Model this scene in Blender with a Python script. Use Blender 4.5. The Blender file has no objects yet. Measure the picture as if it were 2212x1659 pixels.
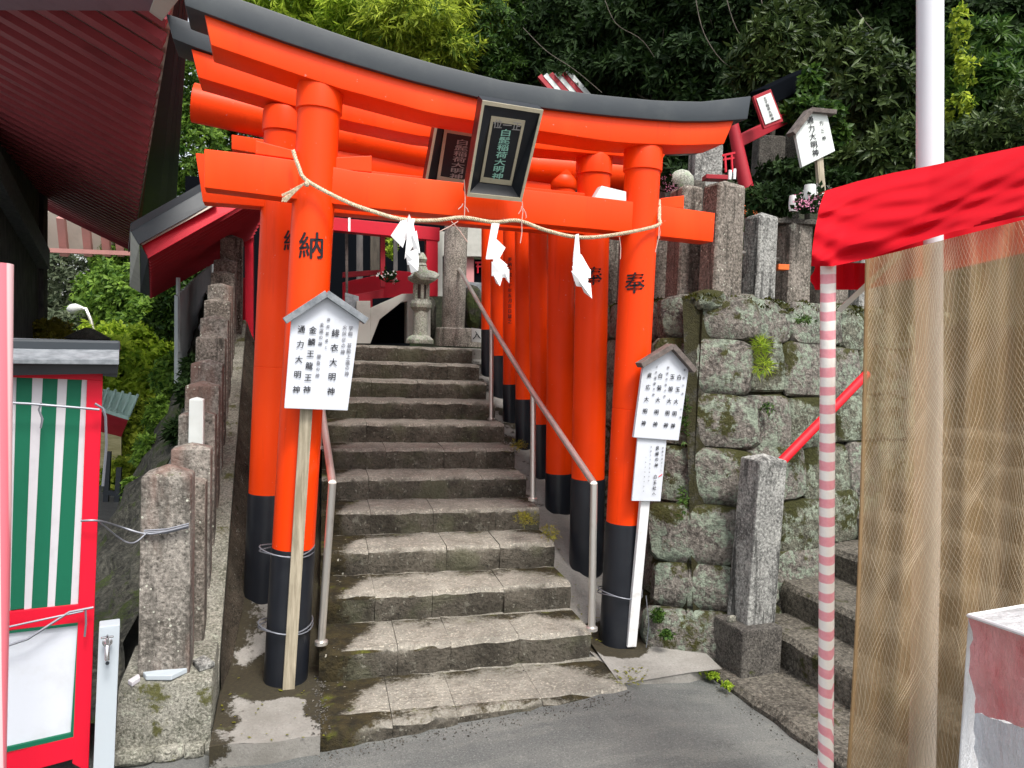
import bpy, bmesh, math, random
import numpy as np
from mathutils import Vector, Matrix
from mathutils.bvhtree import BVHTree
rnd = random.Random(7)
scene = bpy.context.scene
COL = scene.collection
R = math.radians

# ---------------------------------------------------------------- camera, sky, sun, exposure
# world axes: +Y runs straight up the stone stairs, +X along a tread, z = 0 on the slab under the first gate
FPX, CX, CY, EYE = 1600.0, 1106.0, 829.5, 1.66
def basis():
    p, r, t = R(2.87), R(2.0), R(14.5)
    f = Vector((0, math.cos(p), -math.sin(p))); u0 = Vector((0, math.sin(p), math.cos(p))); r0 = Vector((1, 0, 0))
    rr = math.cos(r) * r0 + math.sin(r) * u0; uu = -math.sin(r) * r0 + math.cos(r) * u0
    m = Matrix.Rotation(-t, 3, 'Z')
    return m @ f, m @ rr, m @ uu
FW, RT, UP = basis()
CAM = Vector((0, 0, EYE))
cd = bpy.data.cameras.new('camera'); cam = bpy.data.objects.new('camera', cd); COL.objects.link(cam)
cam.matrix_world = Matrix(((RT.x, UP.x, -FW.x, 0), (RT.y, UP.y, -FW.y, 0), (RT.z, UP.z, -FW.z, EYE), (0, 0, 0, 1)))
cd.sensor_width = 36; cd.lens = FPX / 2212 * 36; cd.clip_end = 600; cd.clip_start = 0.05
scene.camera = cam

world = bpy.data.worlds.new('World'); scene.world = world; world.use_nodes = True
SUN_EL, SUN_AZ = 58, 165           # azimuth measured clockwise from +Y
nt = world.node_tree; nt.nodes.clear()
sky = nt.nodes.new('ShaderNodeTexSky'); sky.sky_type = 'NISHITA'; sky.sun_disc = False
sky.sun_elevation = R(SUN_EL); sky.sun_rotation = R(SUN_AZ); sky.dust_density = 4; sky.air_density = 1.2; sky.ozone_density = 0.6
hs = nt.nodes.new('ShaderNodeHueSaturation'); hs.inputs['Saturation'].default_value = 0.35
bg = nt.nodes.new('ShaderNodeBackground'); bg.inputs['Strength'].default_value = 0.15
wo = nt.nodes.new('ShaderNodeOutputWorld')
nt.links.new(sky.outputs[0], hs.inputs['Color']); nt.links.new(hs.outputs[0], bg.inputs[0]); nt.links.new(bg.outputs[0], wo.inputs[0])
sl = bpy.data.lights.new('sun', 'SUN'); sl.energy = 1.9; sl.angle = R(14); sl.color = (1, 0.96, 0.9)
sun = bpy.data.objects.new('sun', sl); COL.objects.link(sun)
sd = Vector((math.sin(R(SUN_AZ)) * math.cos(R(SUN_EL)), math.cos(R(SUN_AZ)) * math.cos(R(SUN_EL)), math.sin(R(SUN_EL))))
sun.rotation_euler = sd.to_track_quat('Z', 'Y').to_euler()
scene.view_settings.view_transform = 'Standard'; scene.view_settings.look = 'None'
scene.view_settings.gamma = 1; scene.view_settings.exposure = 0.8
scene.view_settings.use_curve_mapping = False
scene.cycles.use_denoising = True
scene.cycles.max_bounces = 8; scene.cycles.transparent_max_bounces = 16

# ---------------------------------------------------------------- measuring helpers (photo pixel -> point in the place)
def ray(x, y): return FW + RT * ((x - CX) / FPX) - UP * ((y - CY) / FPX)
def at(x, y, d): return CAM + ray(x, y) * d
def onz(x, y, z): r = ray(x, y); return CAM + r * ((z - EYE) / r.z)
def ony(x, y, Y): r = ray(x, y); return CAM + r * (Y / r.y)
def onx(x, y, X): r = ray(x, y); return CAM + r * (X / r.x)
def onpl(x, y, p, n): r = ray(x, y); return CAM + r * ((Vector(p) - CAM).dot(n) / r.dot(n))

# ---------------------------------------------------------------- object helpers
def tag(o, label=None, cat=None, group=None, kind=None):
    if label: o['label'] = label
    if cat: o['category'] = cat
    if group: o['group'] = group
    if kind: o['kind'] = kind
    return o
def empty(name, loc=(0, 0, 0), **kw):
    o = bpy.data.objects.new(name, None); COL.objects.link(o); o.location = loc; o.empty_display_size = 0.1
    return tag(o, **kw)
def wloc(o):
    v = Vector((0, 0, 0))
    while o: v += o.location; o = o.parent
    return v

class MB:
    def __init__(s): s.v = []; s.f = []
    def add(s, vs, fs):
        b = len(s.v); s.v += [Vector(q) for q in vs]; s.f += [tuple(b + i for i in f) for f in fs]; return s
    def hexa(s, a, b):     # two quads, matching order
        return s.add(list(a) + list(b), [(3, 2, 1, 0), (4, 5, 6, 7), (0, 1, 5, 4), (1, 2, 6, 5), (2, 3, 7, 6), (3, 0, 4, 7)])
    def box(s, c, size, rz=0, ax=None):
        c = Vector(c); hx, hy, hz = size[0] / 2, size[1] / 2, size[2] / 2
        if ax: X, Y, Z = ax
        else: X = Vector((math.cos(rz), math.sin(rz), 0)); Y = Vector((-math.sin(rz), math.cos(rz), 0)); Z = Vector((0, 0, 1))
        q = lambda z: [c - X * hx - Y * hy + Z * z, c + X * hx - Y * hy + Z * z, c + X * hx + Y * hy + Z * z, c - X * hx + Y * hy + Z * z]
        return s.hexa(q(-hz), q(hz))
    def prism(s, poly, d):  # planar polygon extruded by the vector d
        n = len(poly); d = Vector(d); poly = [Vector(p) for p in poly]
        fs = [tuple(range(n - 1, -1, -1)), tuple(range(n, 2 * n))] + [(i, (i + 1) % n, (i + 1) % n + n, i + n) for i in range(n)]
        return s.add(poly + [p + d for p in poly], fs)
    def bar(s, a, b, w, h, up=(0, 0, 1)):
        a = Vector(a); b = Vector(b); X = (b - a).normalized(); U = Vector(up); Y = U.cross(X).normalized(); Z = X.cross(Y)
        q = lambda c: [c - Y * w / 2 - Z * h / 2, c + Y * w / 2 - Z * h / 2, c + Y * w / 2 + Z * h / 2, c - Y * w / 2 + Z * h / 2]
        return s.hexa(q(a), q(b))
    def tube(s, pts, r, n=8, cap=True):
        pts = [Vector(p) for p in pts]; rs = r if isinstance(r, (list, tuple)) else [r] * len(pts)
        rings = []; X = None
        for i, p in enumerate(pts):
            d = (pts[min(i + 1, len(pts) - 1)] - pts[max(i - 1, 0)]).normalized()
            if X is None:
                X = d.cross(Vector((0, 0, 1)) if abs(d.z) < .9 else Vector((1, 0, 0))).normalized()
            X = (X - d * X.dot(d)).normalized(); Y = d.cross(X)
            rings += [p + (X * math.cos(2 * math.pi * k / n) + Y * math.sin(2 * math.pi * k / n)) * rs[i] for k in range(n)]
        fs = [(i * n + k, i * n + (k + 1) % n, (i + 1) * n + (k + 1) % n, (i + 1) * n + k) for i in range(len(pts) - 1) for k in range(n)]
        if cap: fs += [tuple(range(n - 1, -1, -1)), tuple(range((len(pts) - 1) * n, len(pts) * n))]
        return s.add(rings, fs)
    def lathe(s, c, prof, n=24, axis=(0, 0, 1)):
        c = Vector(c); A = Vector(axis).normalized()
        X = A.cross(Vector((0, 1, 0)) if abs(A.y) < .9 else Vector((1, 0, 0))).normalized(); Y = A.cross(X)
        vs = [c + A * z + (X * math.cos(2 * math.pi * k / n) + Y * math.sin(2 * math.pi * k / n)) * r for r, z in prof for k in range(n)]
        fs = [(i * n + k, i * n + (k + 1) % n, (i + 1) * n + (k + 1) % n, (i + 1) * n + k) for i in range(len(prof) - 1) for k in range(n)]
        fs += [tuple(range(n - 1, -1, -1)), tuple(range((len(prof) - 1) * n, len(prof) * n))]
        return s.add(vs, fs)
    def grid(s, fn, nu, nv):
        b = [fn(i / nu, j / nv) for j in range(nv + 1) for i in range(nu + 1)]
        return s.add(b, [(j * (nu + 1) + i, j * (nu + 1) + i + 1, (j + 1) * (nu + 1) + i + 1, (j + 1) * (nu + 1) + i) for j in range(nv) for i in range(nu)])
    def build(s, name, mat, parent=None, smooth=False, bevel=0, seg=2, fix=True, **kw):
        me = bpy.data.meshes.new(name)
        off = wloc(parent) if parent else Vector((0, 0, 0))
        loc = Vector((0, 0, 0))
        if not parent and s.v:
            xs = [v.x for v in s.v]; ys = [v.y for v in s.v]; zs = [v.z for v in s.v]
            loc = Vector(((min(xs) + max(xs)) / 2, (min(ys) + max(ys)) / 2, min(zs)))
        me.from_pydata([tuple(v - off - loc) for v in s.v], [], s.f)
        if fix or bevel:
            bm = bmesh.new(); bm.from_mesh(me)
            if fix: bmesh.ops.recalc_face_normals(bm, faces=bm.faces)
            if bevel:
                es = [e for e in bm.edges if len(e.link_faces) == 2 and e.calc_face_angle(0) > .6]
                bmesh.ops.bevel(bm, geom=es, offset=bevel, segments=seg, profile=.6, affect='EDGES', clamp_overlap=True)
            bm.to_mesh(me); bm.free()
        if mat: me.materials.append(mat)
        if smooth:
            me.shade_smooth()
            try: me.set_sharp_from_angle(angle=R(40))
            except Exception: pass
        o = bpy.data.objects.new(name, me); COL.objects.link(o); o.location = loc
        if parent: o.parent = parent
        return tag(o, **kw)

# ---------------------------------------------------------------- materials
def newmat(name):
    m = bpy.data.materials.new(name); m.use_nodes = True
    n = m.node_tree.nodes; b = n['Principled BSDF']; return m, m.node_tree, b
def node(nt, t, **kw):
    n = nt.nodes.new(t)
    for k, v in kw.items():
        if k.startswith('i_'):
            n.inputs[int(k[2:]) if k[2:].isdigit() else k[2:].replace('_', ' ')].default_value = v
        else: setattr(n, k, v)
    return n
def L(nt, a, b): nt.links.new(a, b)
def c4(c): return (c[0], c[1], c[2], 1)
def coords(nt, scale=(1, 1, 1), obj=False):
    g = node(nt, 'ShaderNodeTexCoord') if obj else node(nt, 'ShaderNodeNewGeometry')
    out = g.outputs['Object'] if obj else g.outputs['Position']
    mp = node(nt, 'ShaderNodeMapping'); mp.inputs['Scale'].default_value = scale; L(nt, out, mp.inputs[0]); return mp.outputs[0]
def noise(nt, co, sc, det=5, rough=.6):
    n = node(nt, 'ShaderNodeTexNoise'); n.inputs['Scale'].default_value = sc; n.inputs['Detail'].default_value = det
    n.inputs['Roughness'].default_value = rough; L(nt, co, n.inputs['Vector']); return n.outputs['Fac']
def ramp(nt, fac, a, b):      # 0 below a, 1 above b
    m = node(nt, 'ShaderNodeMapRange'); m.inputs[1].default_value = a; m.inputs[2].default_value = b; m.interpolation_type = 'SMOOTHSTEP'
    L(nt, fac, m.inputs[0]); return m.outputs[0]
def mixc(nt, fac, a, b):
    m = node(nt, 'ShaderNodeMix', data_type='RGBA')
    if hasattr(fac, 'name'): L(nt, fac, m.inputs[0])
    else: m.inputs[0].default_value = fac
    for v, i in ((a, 6), (b, 7)):
        if hasattr(v, 'name'): L(nt, v, m.inputs[i])
        else: m.inputs[i].default_value = c4(v)
    return m.outputs[2]
def math_(nt, op, a, b=None):
    m = node(nt, 'ShaderNodeMath', operation=op)
    for i, v in enumerate((a, b)):
        if v is None: continue
        if hasattr(v, 'name'): L(nt, v, m.inputs[i])
        else: m.inputs[i].default_value = v
    return m.outputs[0]
def bump(nt, b, h, strength=.4, dist=.01):
    n = node(nt, 'ShaderNodeBump'); n.inputs['Strength'].default_value = strength; n.inputs['Distance'].default_value = dist
    L(nt, h, n.inputs['Height']); L(nt, n.outputs[0], b.inputs['Normal'])

def paint(name, col, rough=.35, dirt=.12, dirtc=None, sc=6, spec=.3, coat=0, fade=None):
    m, nt, b = newmat(name); co = coords(nt)
    n1 = noise(nt, co, sc, 6, .65); n2 = noise(nt, co, sc * 9, 3)
    dc = dirtc or tuple(c * .45 for c in col)
    c = mixc(nt, math_(nt, 'MULTIPLY', ramp(nt, n1, .45, .8), dirt), col, dc)
    if fade: c = mixc(nt, math_(nt, 'MULTIPLY', ramp(nt, noise(nt, coords(nt, (22, 22, 1.1)), 1, 4, .7), .56, .72), .28), c, dc)
    if fade: c = mixc(nt, math_(nt, 'MULTIPLY', ramp(nt, noise(nt, coords(nt, (1, 1, .25)), 2.3, 4), .45, .75), .5), c, fade)
    c = mixc(nt, math_(nt, 'MULTIPLY', ramp(nt, noise(nt, co, 48, 2), .735, .76), .45), c, tuple(min(1, q * .5 + .3) for q in col)) if fade else c
    L(nt, c, b.inputs['Base Color'])
    r = node(nt, 'ShaderNodeMapRange'); r.inputs[3].default_value = rough - .08; r.inputs[4].default_value = rough + .15; L(nt, n1, r.inputs[0])
    L(nt, r.outputs[0], b.inputs['Roughness']); b.inputs['Specular IOR Level'].default_value = spec; b.inputs['Coat Weight'].default_value = coat
    bump(nt, b, n2, .08, .003)
    return m
def stone(name, c1, c2, lichen=(.42, .46, .38), lich=.3, moss=.2, mossc=(.035, .042, .008), sc=3, strength=.6, topmoss=0, red=None, stripes=0, spots=0):
    m, nt, b = newmat(name); co = coords(nt)
    nb = noise(nt, co, sc, 8, .7); nf = noise(nt, co, sc * 14, 4, .7); nl = noise(nt, co, sc * 2.2 + 1, 9, .78); nm = noise(nt, co, sc * .9 + .3, 7, .7)
    c = mixc(nt, ramp(nt, nb, .3, .7), c1, c2)
    c = mixc(nt, math_(nt, 'MULTIPLY', ramp(nt, nf, .48, .7), .6), c, tuple(min(1, q * 1.9) for q in c2))
    c = mixc(nt, math_(nt, 'MULTIPLY', ramp(nt, nf, .5, .32), .8), c, tuple(q * .3 for q in c1))
    if red: c = mixc(nt, math_(nt, 'MULTIPLY', ramp(nt, noise(nt, coords(nt, (1, 1, .3)), 5, 5), .45, .65), .75), c, red)
    if stripes:
        c = mixc(nt, math_(nt, 'MULTIPLY', ramp(nt, noise(nt, coords(nt, (1, 1, .12)), 16, 5, .7), .5, .66), stripes), c, tuple(q * .3 for q in c1))
    if lich:
        nk = noise(nt, co, sc * 9, 5, .75); lf = ramp(nt, math_(nt, 'ADD', nl, math_(nt, 'MULTIPLY', math_(nt, 'SUBTRACT', nk, .5), .35)), .66 - lich * .3, .74 - lich * .3)
        c = mixc(nt, lf, c, mixc(nt, ramp(nt, nk, .35, .6), tuple(q * .45 for q in lichen), lichen))
    if spots:
        vo = node(nt, 'ShaderNodeTexVoronoi'); vo.inputs['Scale'].default_value = 34; L(nt, co, vo.inputs['Vector'])
        s1 = math_(nt, 'LESS_THAN', vo.outputs['Distance'], .17); s2 = math_(nt, 'GREATER_THAN', noise(nt, co, 9, 2), .56)
        c = mixc(nt, math_(nt, 'MULTIPLY', math_(nt, 'MULTIPLY', s1, s2), spots), c, (.55, .56, .47))
    if moss:
        g = node(nt, 'ShaderNodeNewGeometry'); sx = node(nt, 'ShaderNodeSeparateXYZ'); L(nt, g.outputs['Normal'], sx.inputs[0])
        mm = math_(nt, 'ADD', math_(nt, 'ADD', nm, math_(nt, 'MULTIPLY', math_(nt, 'SUBTRACT', nf, .5), .18)), math_(nt, 'MULTIPLY', sx.outputs[2], topmoss))
        mf = ramp(nt, mm, .68 - moss * .3, .74 - moss * .3)
        gr = noise(nt, co, 55, 3)
        c = mixc(nt, mf, c, mixc(nt, gr, tuple(q * .5 for q in mossc), tuple(q * 2 for q in mossc)))
    L(nt, c, b.inputs['Base Color']); b.inputs['Roughness'].default_value = .9; b.inputs['Specular IOR Level'].default_value = .25
    h = math_(nt, 'ADD', nb, math_(nt, 'MULTIPLY', nf, .6)); bump(nt, b, h, min(1, strength * 1.3), .04)
    return m
def leafmat(name, c1, c2, trans=.35, rough=.45):
    m, nt, b = newmat(name)
    a = node(nt, 'ShaderNodeAttribute', attribute_name='tint')
    co = coords(nt); big = noise(nt, co, 1.3, 3)
    f = math_(nt, 'ADD', math_(nt, 'MULTIPLY', a.outputs['Fac'], .6), math_(nt, 'MULTIPLY', big, .4))
    c = mixc(nt, ramp(nt, f, .2, .85), c1, c2)
    L(nt, c, b.inputs['Base Color']); b.inputs['Roughness'].default_value = rough; b.inputs['Specular IOR Level'].default_value = .22
    tr = node(nt, 'ShaderNodeBsdfTranslucent'); L(nt, c, tr.inputs[0])
    mx = node(nt, 'ShaderNodeMixShader'); mx.inputs[0].default_value = trans
    L(nt, b.outputs[0], mx.inputs[1]); L(nt, tr.outputs[0], mx.inputs[2])
    L(nt, mx.outputs[0], nt.nodes['Material Output'].inputs[0]); return m
def wood(name, c1, c2, sc=(30, 30, 2), rough=.8):
    m, nt, b = newmat(name); co = coords(nt, sc); n1 = noise(nt, co, 1.5, 6, .7)
    L(nt, mixc(nt, ramp(nt, n1, .3, .7), c1, c2), b.inputs['Base Color']); b.inputs['Roughness'].default_value = rough
    bump(nt, b, n1, .3, .003); return m

M = {}
M['vermilion'] = paint('vermilion paint', (.86, .050, .001), .38, .10, (.5, .02, .003), 5, .22, fade=(.90, .085, .01))
M['verm_text'] = None
M['crimson'] = paint('crimson paint', (.55, .012, .03), .45, .3, (.2, .01, .015), 5)
M['mauve'] = paint('weathered mauve board', (.22, .12, .15), .6, .4, None, 4)
M['maroon'] = paint('maroon rafter paint', (.36, .065, .08), .5, .45, (.08, .012, .02), 3)  # maroon lightened so the colour holds the glare haze over the eave
M['black'] = paint('black paint', (.010, .012, .017), .35, .35, (.03, .034, .04), 7, .45)
M['blackroof'] = paint('dark weathered cap', (.034, .042, .05), .45, .5, (.09, .10, .10), 3, .4)
M['gold'] = paint('dull gilt trim', (.50, .45, .33), .45, .5, (.22, .2, .14), 20)
M['ink'] = paint('black ink', (.015, .015, .02), .6, 0)
M['inkgrey'] = paint('faded ink', (.15, .15, .17), .6, 0)
M['jade'] = paint('pale jade letters', (.33, .62, .52), .5, .3, (.2, .35, .3), 30)
M['greyletter'] = paint('worn silver letters', (.34, .33, .33), .5, .3, None, 30)
M['white'] = paint('white board paint', (.60, .63, .69), .5, .5, (.46, .47, .47), 5)
M['whiteaged'] = paint('aged white board', (.66, .70, .68), .5, .3, (.4, .42, .38), 9)
M['steel'] = paint('brushed steel', (.74, .71, .67), .33, .35, (.38, .31, .27), 9); M['steel'].node_tree.nodes['Principled BSDF'].inputs['Metallic'].default_value = .85
M['chrome'] = paint('chrome', (.7, .7, .72), .18, .1, None); M['chrome'].node_tree.nodes['Principled BSDF'].inputs['Metallic'].default_value = 1
M['wirem'] = paint('wire', (.22, .23, .26), .5, .2); M['wirem'].node_tree.nodes['Principled BSDF'].inputs['Metallic'].default_value = .6
M['greymetal'] = wood('grey painted roof wood', (.13, .145, .16), (.25, .27, .29), (14, 14, 14))
M['oldwood'] = wood('weathered stake wood', (.22, .19, .13), (.46, .40, .30))
M['brownwood'] = wood('brown roof wood', (.07, .055, .05), (.17, .14, .125), (14, 14, 14))
M['whitewood'] = paint('white painted stake', (.74, .75, .76), .55, .5, (.4, .36, .3), 14)
M['darkwood'] = wood('dark wall boards', (.05, .048, .05), (.14, .13, .125), (8, 8, 2))
M['post'] = stone('fence post stone', (.10, .088, .072), (.25, .22, .19), (.42, .42, .35), .2, .12, sc=5, stripes=.8, spots=.8, strength=.35)
M['postred'] = stone('stone with red inscription', (.115, .105, .09), (.28, .258, .228), (.45, .45, .38), .16, .1, sc=4, stripes=.5, spots=.9, red=(.17, .10, .08), strength=.3)
M['postgrey'] = stone('pale streaked stone', (.11, .11, .105), (.33, .33, .31), (.5, .5, .46), .22, .05, sc=5, stripes=.9, strength=.3)
M['wallstone'] = stone('lichened wall stone', (.085, .075, .066), (.22, .20, .175), (.27, .315, .245), .60, .3, (.04, .04, .012), sc=3.4, topmoss=.15, strength=1)
M['wallgreen'] = stone('green lichened stone', (.07, .068, .05), (.18, .18, .14), (.30, .345, .265), .62, .5, (.035, .036, .010), sc=4.2, topmoss=.15, strength=1)
M['joint'] = stone('mossy wall joint', (.03, .03, .025), (.07, .065, .05), (.1, .1, .08), 0, .8, (.026, .024, .009), sc=6)
M['block'] = stone('concrete block', (.13, .13, .10), (.29, .28, .24), (.38, .39, .32), .3, .35, (.07, .07, .025), sc=6, strength=.4)
M['darkblock'] = stone('dark granite block', (.055, .05, .045), (.13, .12, .105), (.25, .25, .2), .1, .15, sc=6, strength=.4)
M['lantern'] = stone('lantern stone', (.24, .25, .21), (.42, .43, .37), (.32, .42, .27), .4, .1, sc=7, strength=.2)
M['column'] = stone('column stone', (.17, .155, .13), (.36, .33, .29), (.42, .42, .36), .2, .0, sc=5, stripes=.6, strength=.2)
M['plaster'] = paint('pale concrete', (.50, .50, .46), .85, .5, (.25, .25, .22), 4)
M['slope'] = stone('bank rock', (.022, .022, .018), (.07, .068, .055), (.12, .12, .1), .1, .6, (.03, .04, .012), sc=2)
M['bark'] = wood('bark', (.03, .026, .02), (.10, .085, .065), (9, 9, 2))
M['vinestem'] = wood('vine bark', (.06, .05, .04), (.15, .125, .10), (20, 20, 6))
M['soil'] = stone('forest soil', (.012, .014, .008), (.03, .032, .018), (.05, .06, .03), 0, .5, (.012, .022, .006), sc=2)
M['paper'] = paint('white paper', (.86, .87, .88), .7, .08, (.7, .7, .7), 12)
M['rope'] = wood('straw rope', (.36, .28, .17), (.72, .62, .46), (60, 60, 60))
M['string'] = paint('pinkish string', (.62, .42, .36), .8, .2, None, 30)
M['redframe'] = paint('bright red frame', (.64, .004, .026), .48, .2, (.5, .01, .02), 4)
M['redpipe'] = paint('red pipe', (.72, .01, .02), .35, .1)
M['greenpaint'] = paint('green paint', (.003, .115, .06), .6, .15, None, 9)
M['slatewhite'] = paint('off white cloth', (.54, .52, .55), .8, .4, (.38, .36, .38), 8)
M['tapwhite'] = paint('powder coated grey', (.42, .47, .51), .4, .1, (.4, .4, .4), 7)
M['polewhite'] = paint('white gloss pole', (.66, .66, .70), .3, .1, (.6, .6, .62), 3, .5, .3)
M['gutter'] = paint('black gutter', (.03, .036, .045), .45, .5, (.08, .09, .09), 6)
M['palewood'] = paint('cream soffit board', (.56, .50, .43), .6, .3, None, 4)
M['pinkrafter'] = paint('pinkish rafter', (.42, .2, .18), .6, .3, None, 4)
M['teal'] = paint('weathered green tile', (.33, .48, .44), .6, .5, (.25, .3, .25), 6)
M['corr'] = paint('galvanised sheet', (.28, .31, .32), .5, .5, (.14, .15, .15), 4)
M['pinkcolumn'] = paint('pink shutter', (.60, .28, .28), .6, .2, None, 5)
M['reddark'] = paint('dull red paint', (.36, .018, .03), .5, .4, (.12, .01, .015), 8)
M['bambooyellow'] = wood('bamboo screen', (.30, .27, .12), (.5, .45, .25), (4, 4, 30))
M['dark'] = paint('dark interior', (.005, .006, .008), .95, .2, None, 6, 0)  # near black paints in the shade of openings; also the old gate's cap
M['lampwhite'] = paint('lamp head', (.6, .62, .6), .4, .1)
M['petal'] = paint('pink petals', (.62, .25, .38), .6, .3, (.7, .6, .62), 60)
M['petalwhite'] = paint('white petals', (.7, .68, .66), .6, .3, (.6, .5, .4), 60)
M['petalorange'] = paint('orange petals', (.75, .14, .03), .6, .3, (.6, .35, .05), 60)
LEAF = dict(
    bamboo=leafmat('bright leaves', (.05, .12, .012), (.66, .76, .09), .55, .6),  # brightened to put sunlight into the leaf colour
    mid=leafmat('mid green leaves', (.012, .04, .010), (.10, .19, .03), .35),
    dark=leafmat('dark evergreen leaves', (.006, .020, .004), (.032, .066, .014), .25, .7),
    fresh=leafmat('fresh green leaves', (.03, .09, .015), (.26, .42, .06), .45, .5),
    rosette=leafmat('leathery leaves', (.014, .032, .009), (.10, .145, .04), .2, .42),
    olive=leafmat('grey green leaves', (.05, .075, .04), (.16, .19, .11), .35),
    lime=leafmat('lime leaves', (.12, .24, .015), (.60, .74, .08), .55, .6),  # leaf colour raised to hold sun and backlight
    yellow=leafmat('yellowing leaves', (.2, .2, .02), (.42, .34, .06), .4, .5))

# steps: worn pale tread, dark riser, moss along the back of each tread and at the ends
def stepmat():
    m, nt, b = newmat('worn andesite step'); co = coords(nt)
    g = node(nt, 'ShaderNodeNewGeometry'); sn = node(nt, 'ShaderNodeSeparateXYZ'); L(nt, g.outputs['Normal'], sn.inputs[0])
    sp = node(nt, 'ShaderNodeSeparateXYZ'); L(nt, g.outputs['Position'], sp.inputs[0])
    nb = noise(nt, co, 4, 8, .7); nf = noise(nt, co, 60, 4, .7); nm = noise(nt, co, 3.2, 8, .72); nh = noise(nt, co, 14, 5, .7)
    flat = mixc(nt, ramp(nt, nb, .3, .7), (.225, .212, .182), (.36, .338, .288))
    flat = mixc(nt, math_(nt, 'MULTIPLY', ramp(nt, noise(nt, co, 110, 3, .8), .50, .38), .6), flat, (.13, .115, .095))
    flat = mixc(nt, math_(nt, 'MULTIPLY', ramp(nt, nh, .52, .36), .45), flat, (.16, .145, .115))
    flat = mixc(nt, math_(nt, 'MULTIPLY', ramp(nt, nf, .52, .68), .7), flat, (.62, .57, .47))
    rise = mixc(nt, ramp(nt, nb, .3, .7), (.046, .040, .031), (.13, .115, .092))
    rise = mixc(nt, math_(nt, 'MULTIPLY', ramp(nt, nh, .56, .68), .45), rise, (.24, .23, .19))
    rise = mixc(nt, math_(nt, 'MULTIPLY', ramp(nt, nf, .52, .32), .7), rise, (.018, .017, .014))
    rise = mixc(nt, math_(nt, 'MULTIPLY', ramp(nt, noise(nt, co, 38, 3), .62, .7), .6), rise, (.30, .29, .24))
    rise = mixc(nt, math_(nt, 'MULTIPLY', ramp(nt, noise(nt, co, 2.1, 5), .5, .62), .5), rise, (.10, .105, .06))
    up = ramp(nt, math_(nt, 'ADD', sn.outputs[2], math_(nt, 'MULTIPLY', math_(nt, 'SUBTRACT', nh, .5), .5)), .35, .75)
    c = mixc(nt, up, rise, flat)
    # distance back from the tread's front edge, repeated every step
    fr = math_(nt, 'FRACT', math_(nt, 'DIVIDE', math_(nt, 'SUBTRACT', sp.outputs[1], 3.64), .352))
    lft = ramp(nt, sp.outputs[0], .34, .06); rgt = ramp(nt, sp.outputs[0], 1.15, 1.5)
    hi = ramp(nt, sp.outputs[2], 1.0, .1)
    fr = math_(nt, 'ADD', math_(nt, 'MULTIPLY', fr, up), math_(nt, 'MULTIPLY', math_(nt, 'SUBTRACT', 1.0, up), .18))
    k = math_(nt, 'ADD', math_(nt, 'MULTIPLY', fr, .42), math_(nt, 'ADD', math_(nt, 'MULTIPLY', lft, .48), math_(nt, 'MULTIPLY', rgt, .24)))
    k = math_(nt, 'ADD', k, math_(nt, 'MULTIPLY', math_(nt, 'SUBTRACT', nm, .5), .75))
    k = math_(nt, 'MULTIPLY', k, math_(nt, 'ADD', math_(nt, 'MULTIPLY', hi, .3), .72))
    k = math_(nt, 'ADD', k, math_(nt, 'MULTIPLY', math_(nt, 'SUBTRACT', nf, .5), .35)); mf = ramp(nt, k, .31, .47)
    gr = noise(nt, co, 70, 3)
    mc = mixc(nt, ramp(nt, nh, .35, .65), (.010, .008, .004), (.045, .034, .012)); mc = mixc(nt, math_(nt, 'MULTIPLY', gr, .4), mc, (.06, .05, .03))
    mc = mixc(nt, math_(nt, 'MULTIPLY', ramp(nt, noise(nt, co, 5, 4), .55, .68), .8), mc, (.10, .11, .012))
    wsp = ramp(nt, noise(nt, co, 45, 2), .70, .74); mc = mixc(nt, wsp, mc, (.4, .38, .32))
    c = mixc(nt, mf, c, mc)
    L(nt, c, b.inputs['Base Color']); b.inputs['Roughness'].default_value = .9; b.inputs['Specular IOR Level'].default_value = .25
    bump(nt, b, math_(nt, 'ADD', math_(nt, 'ADD', nb, math_(nt, 'MULTIPLY', nf, .35)), math_(nt, 'MULTIPLY', nh, .8)), .9, .035)
    return m
M['step'] = stepmat()
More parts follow.
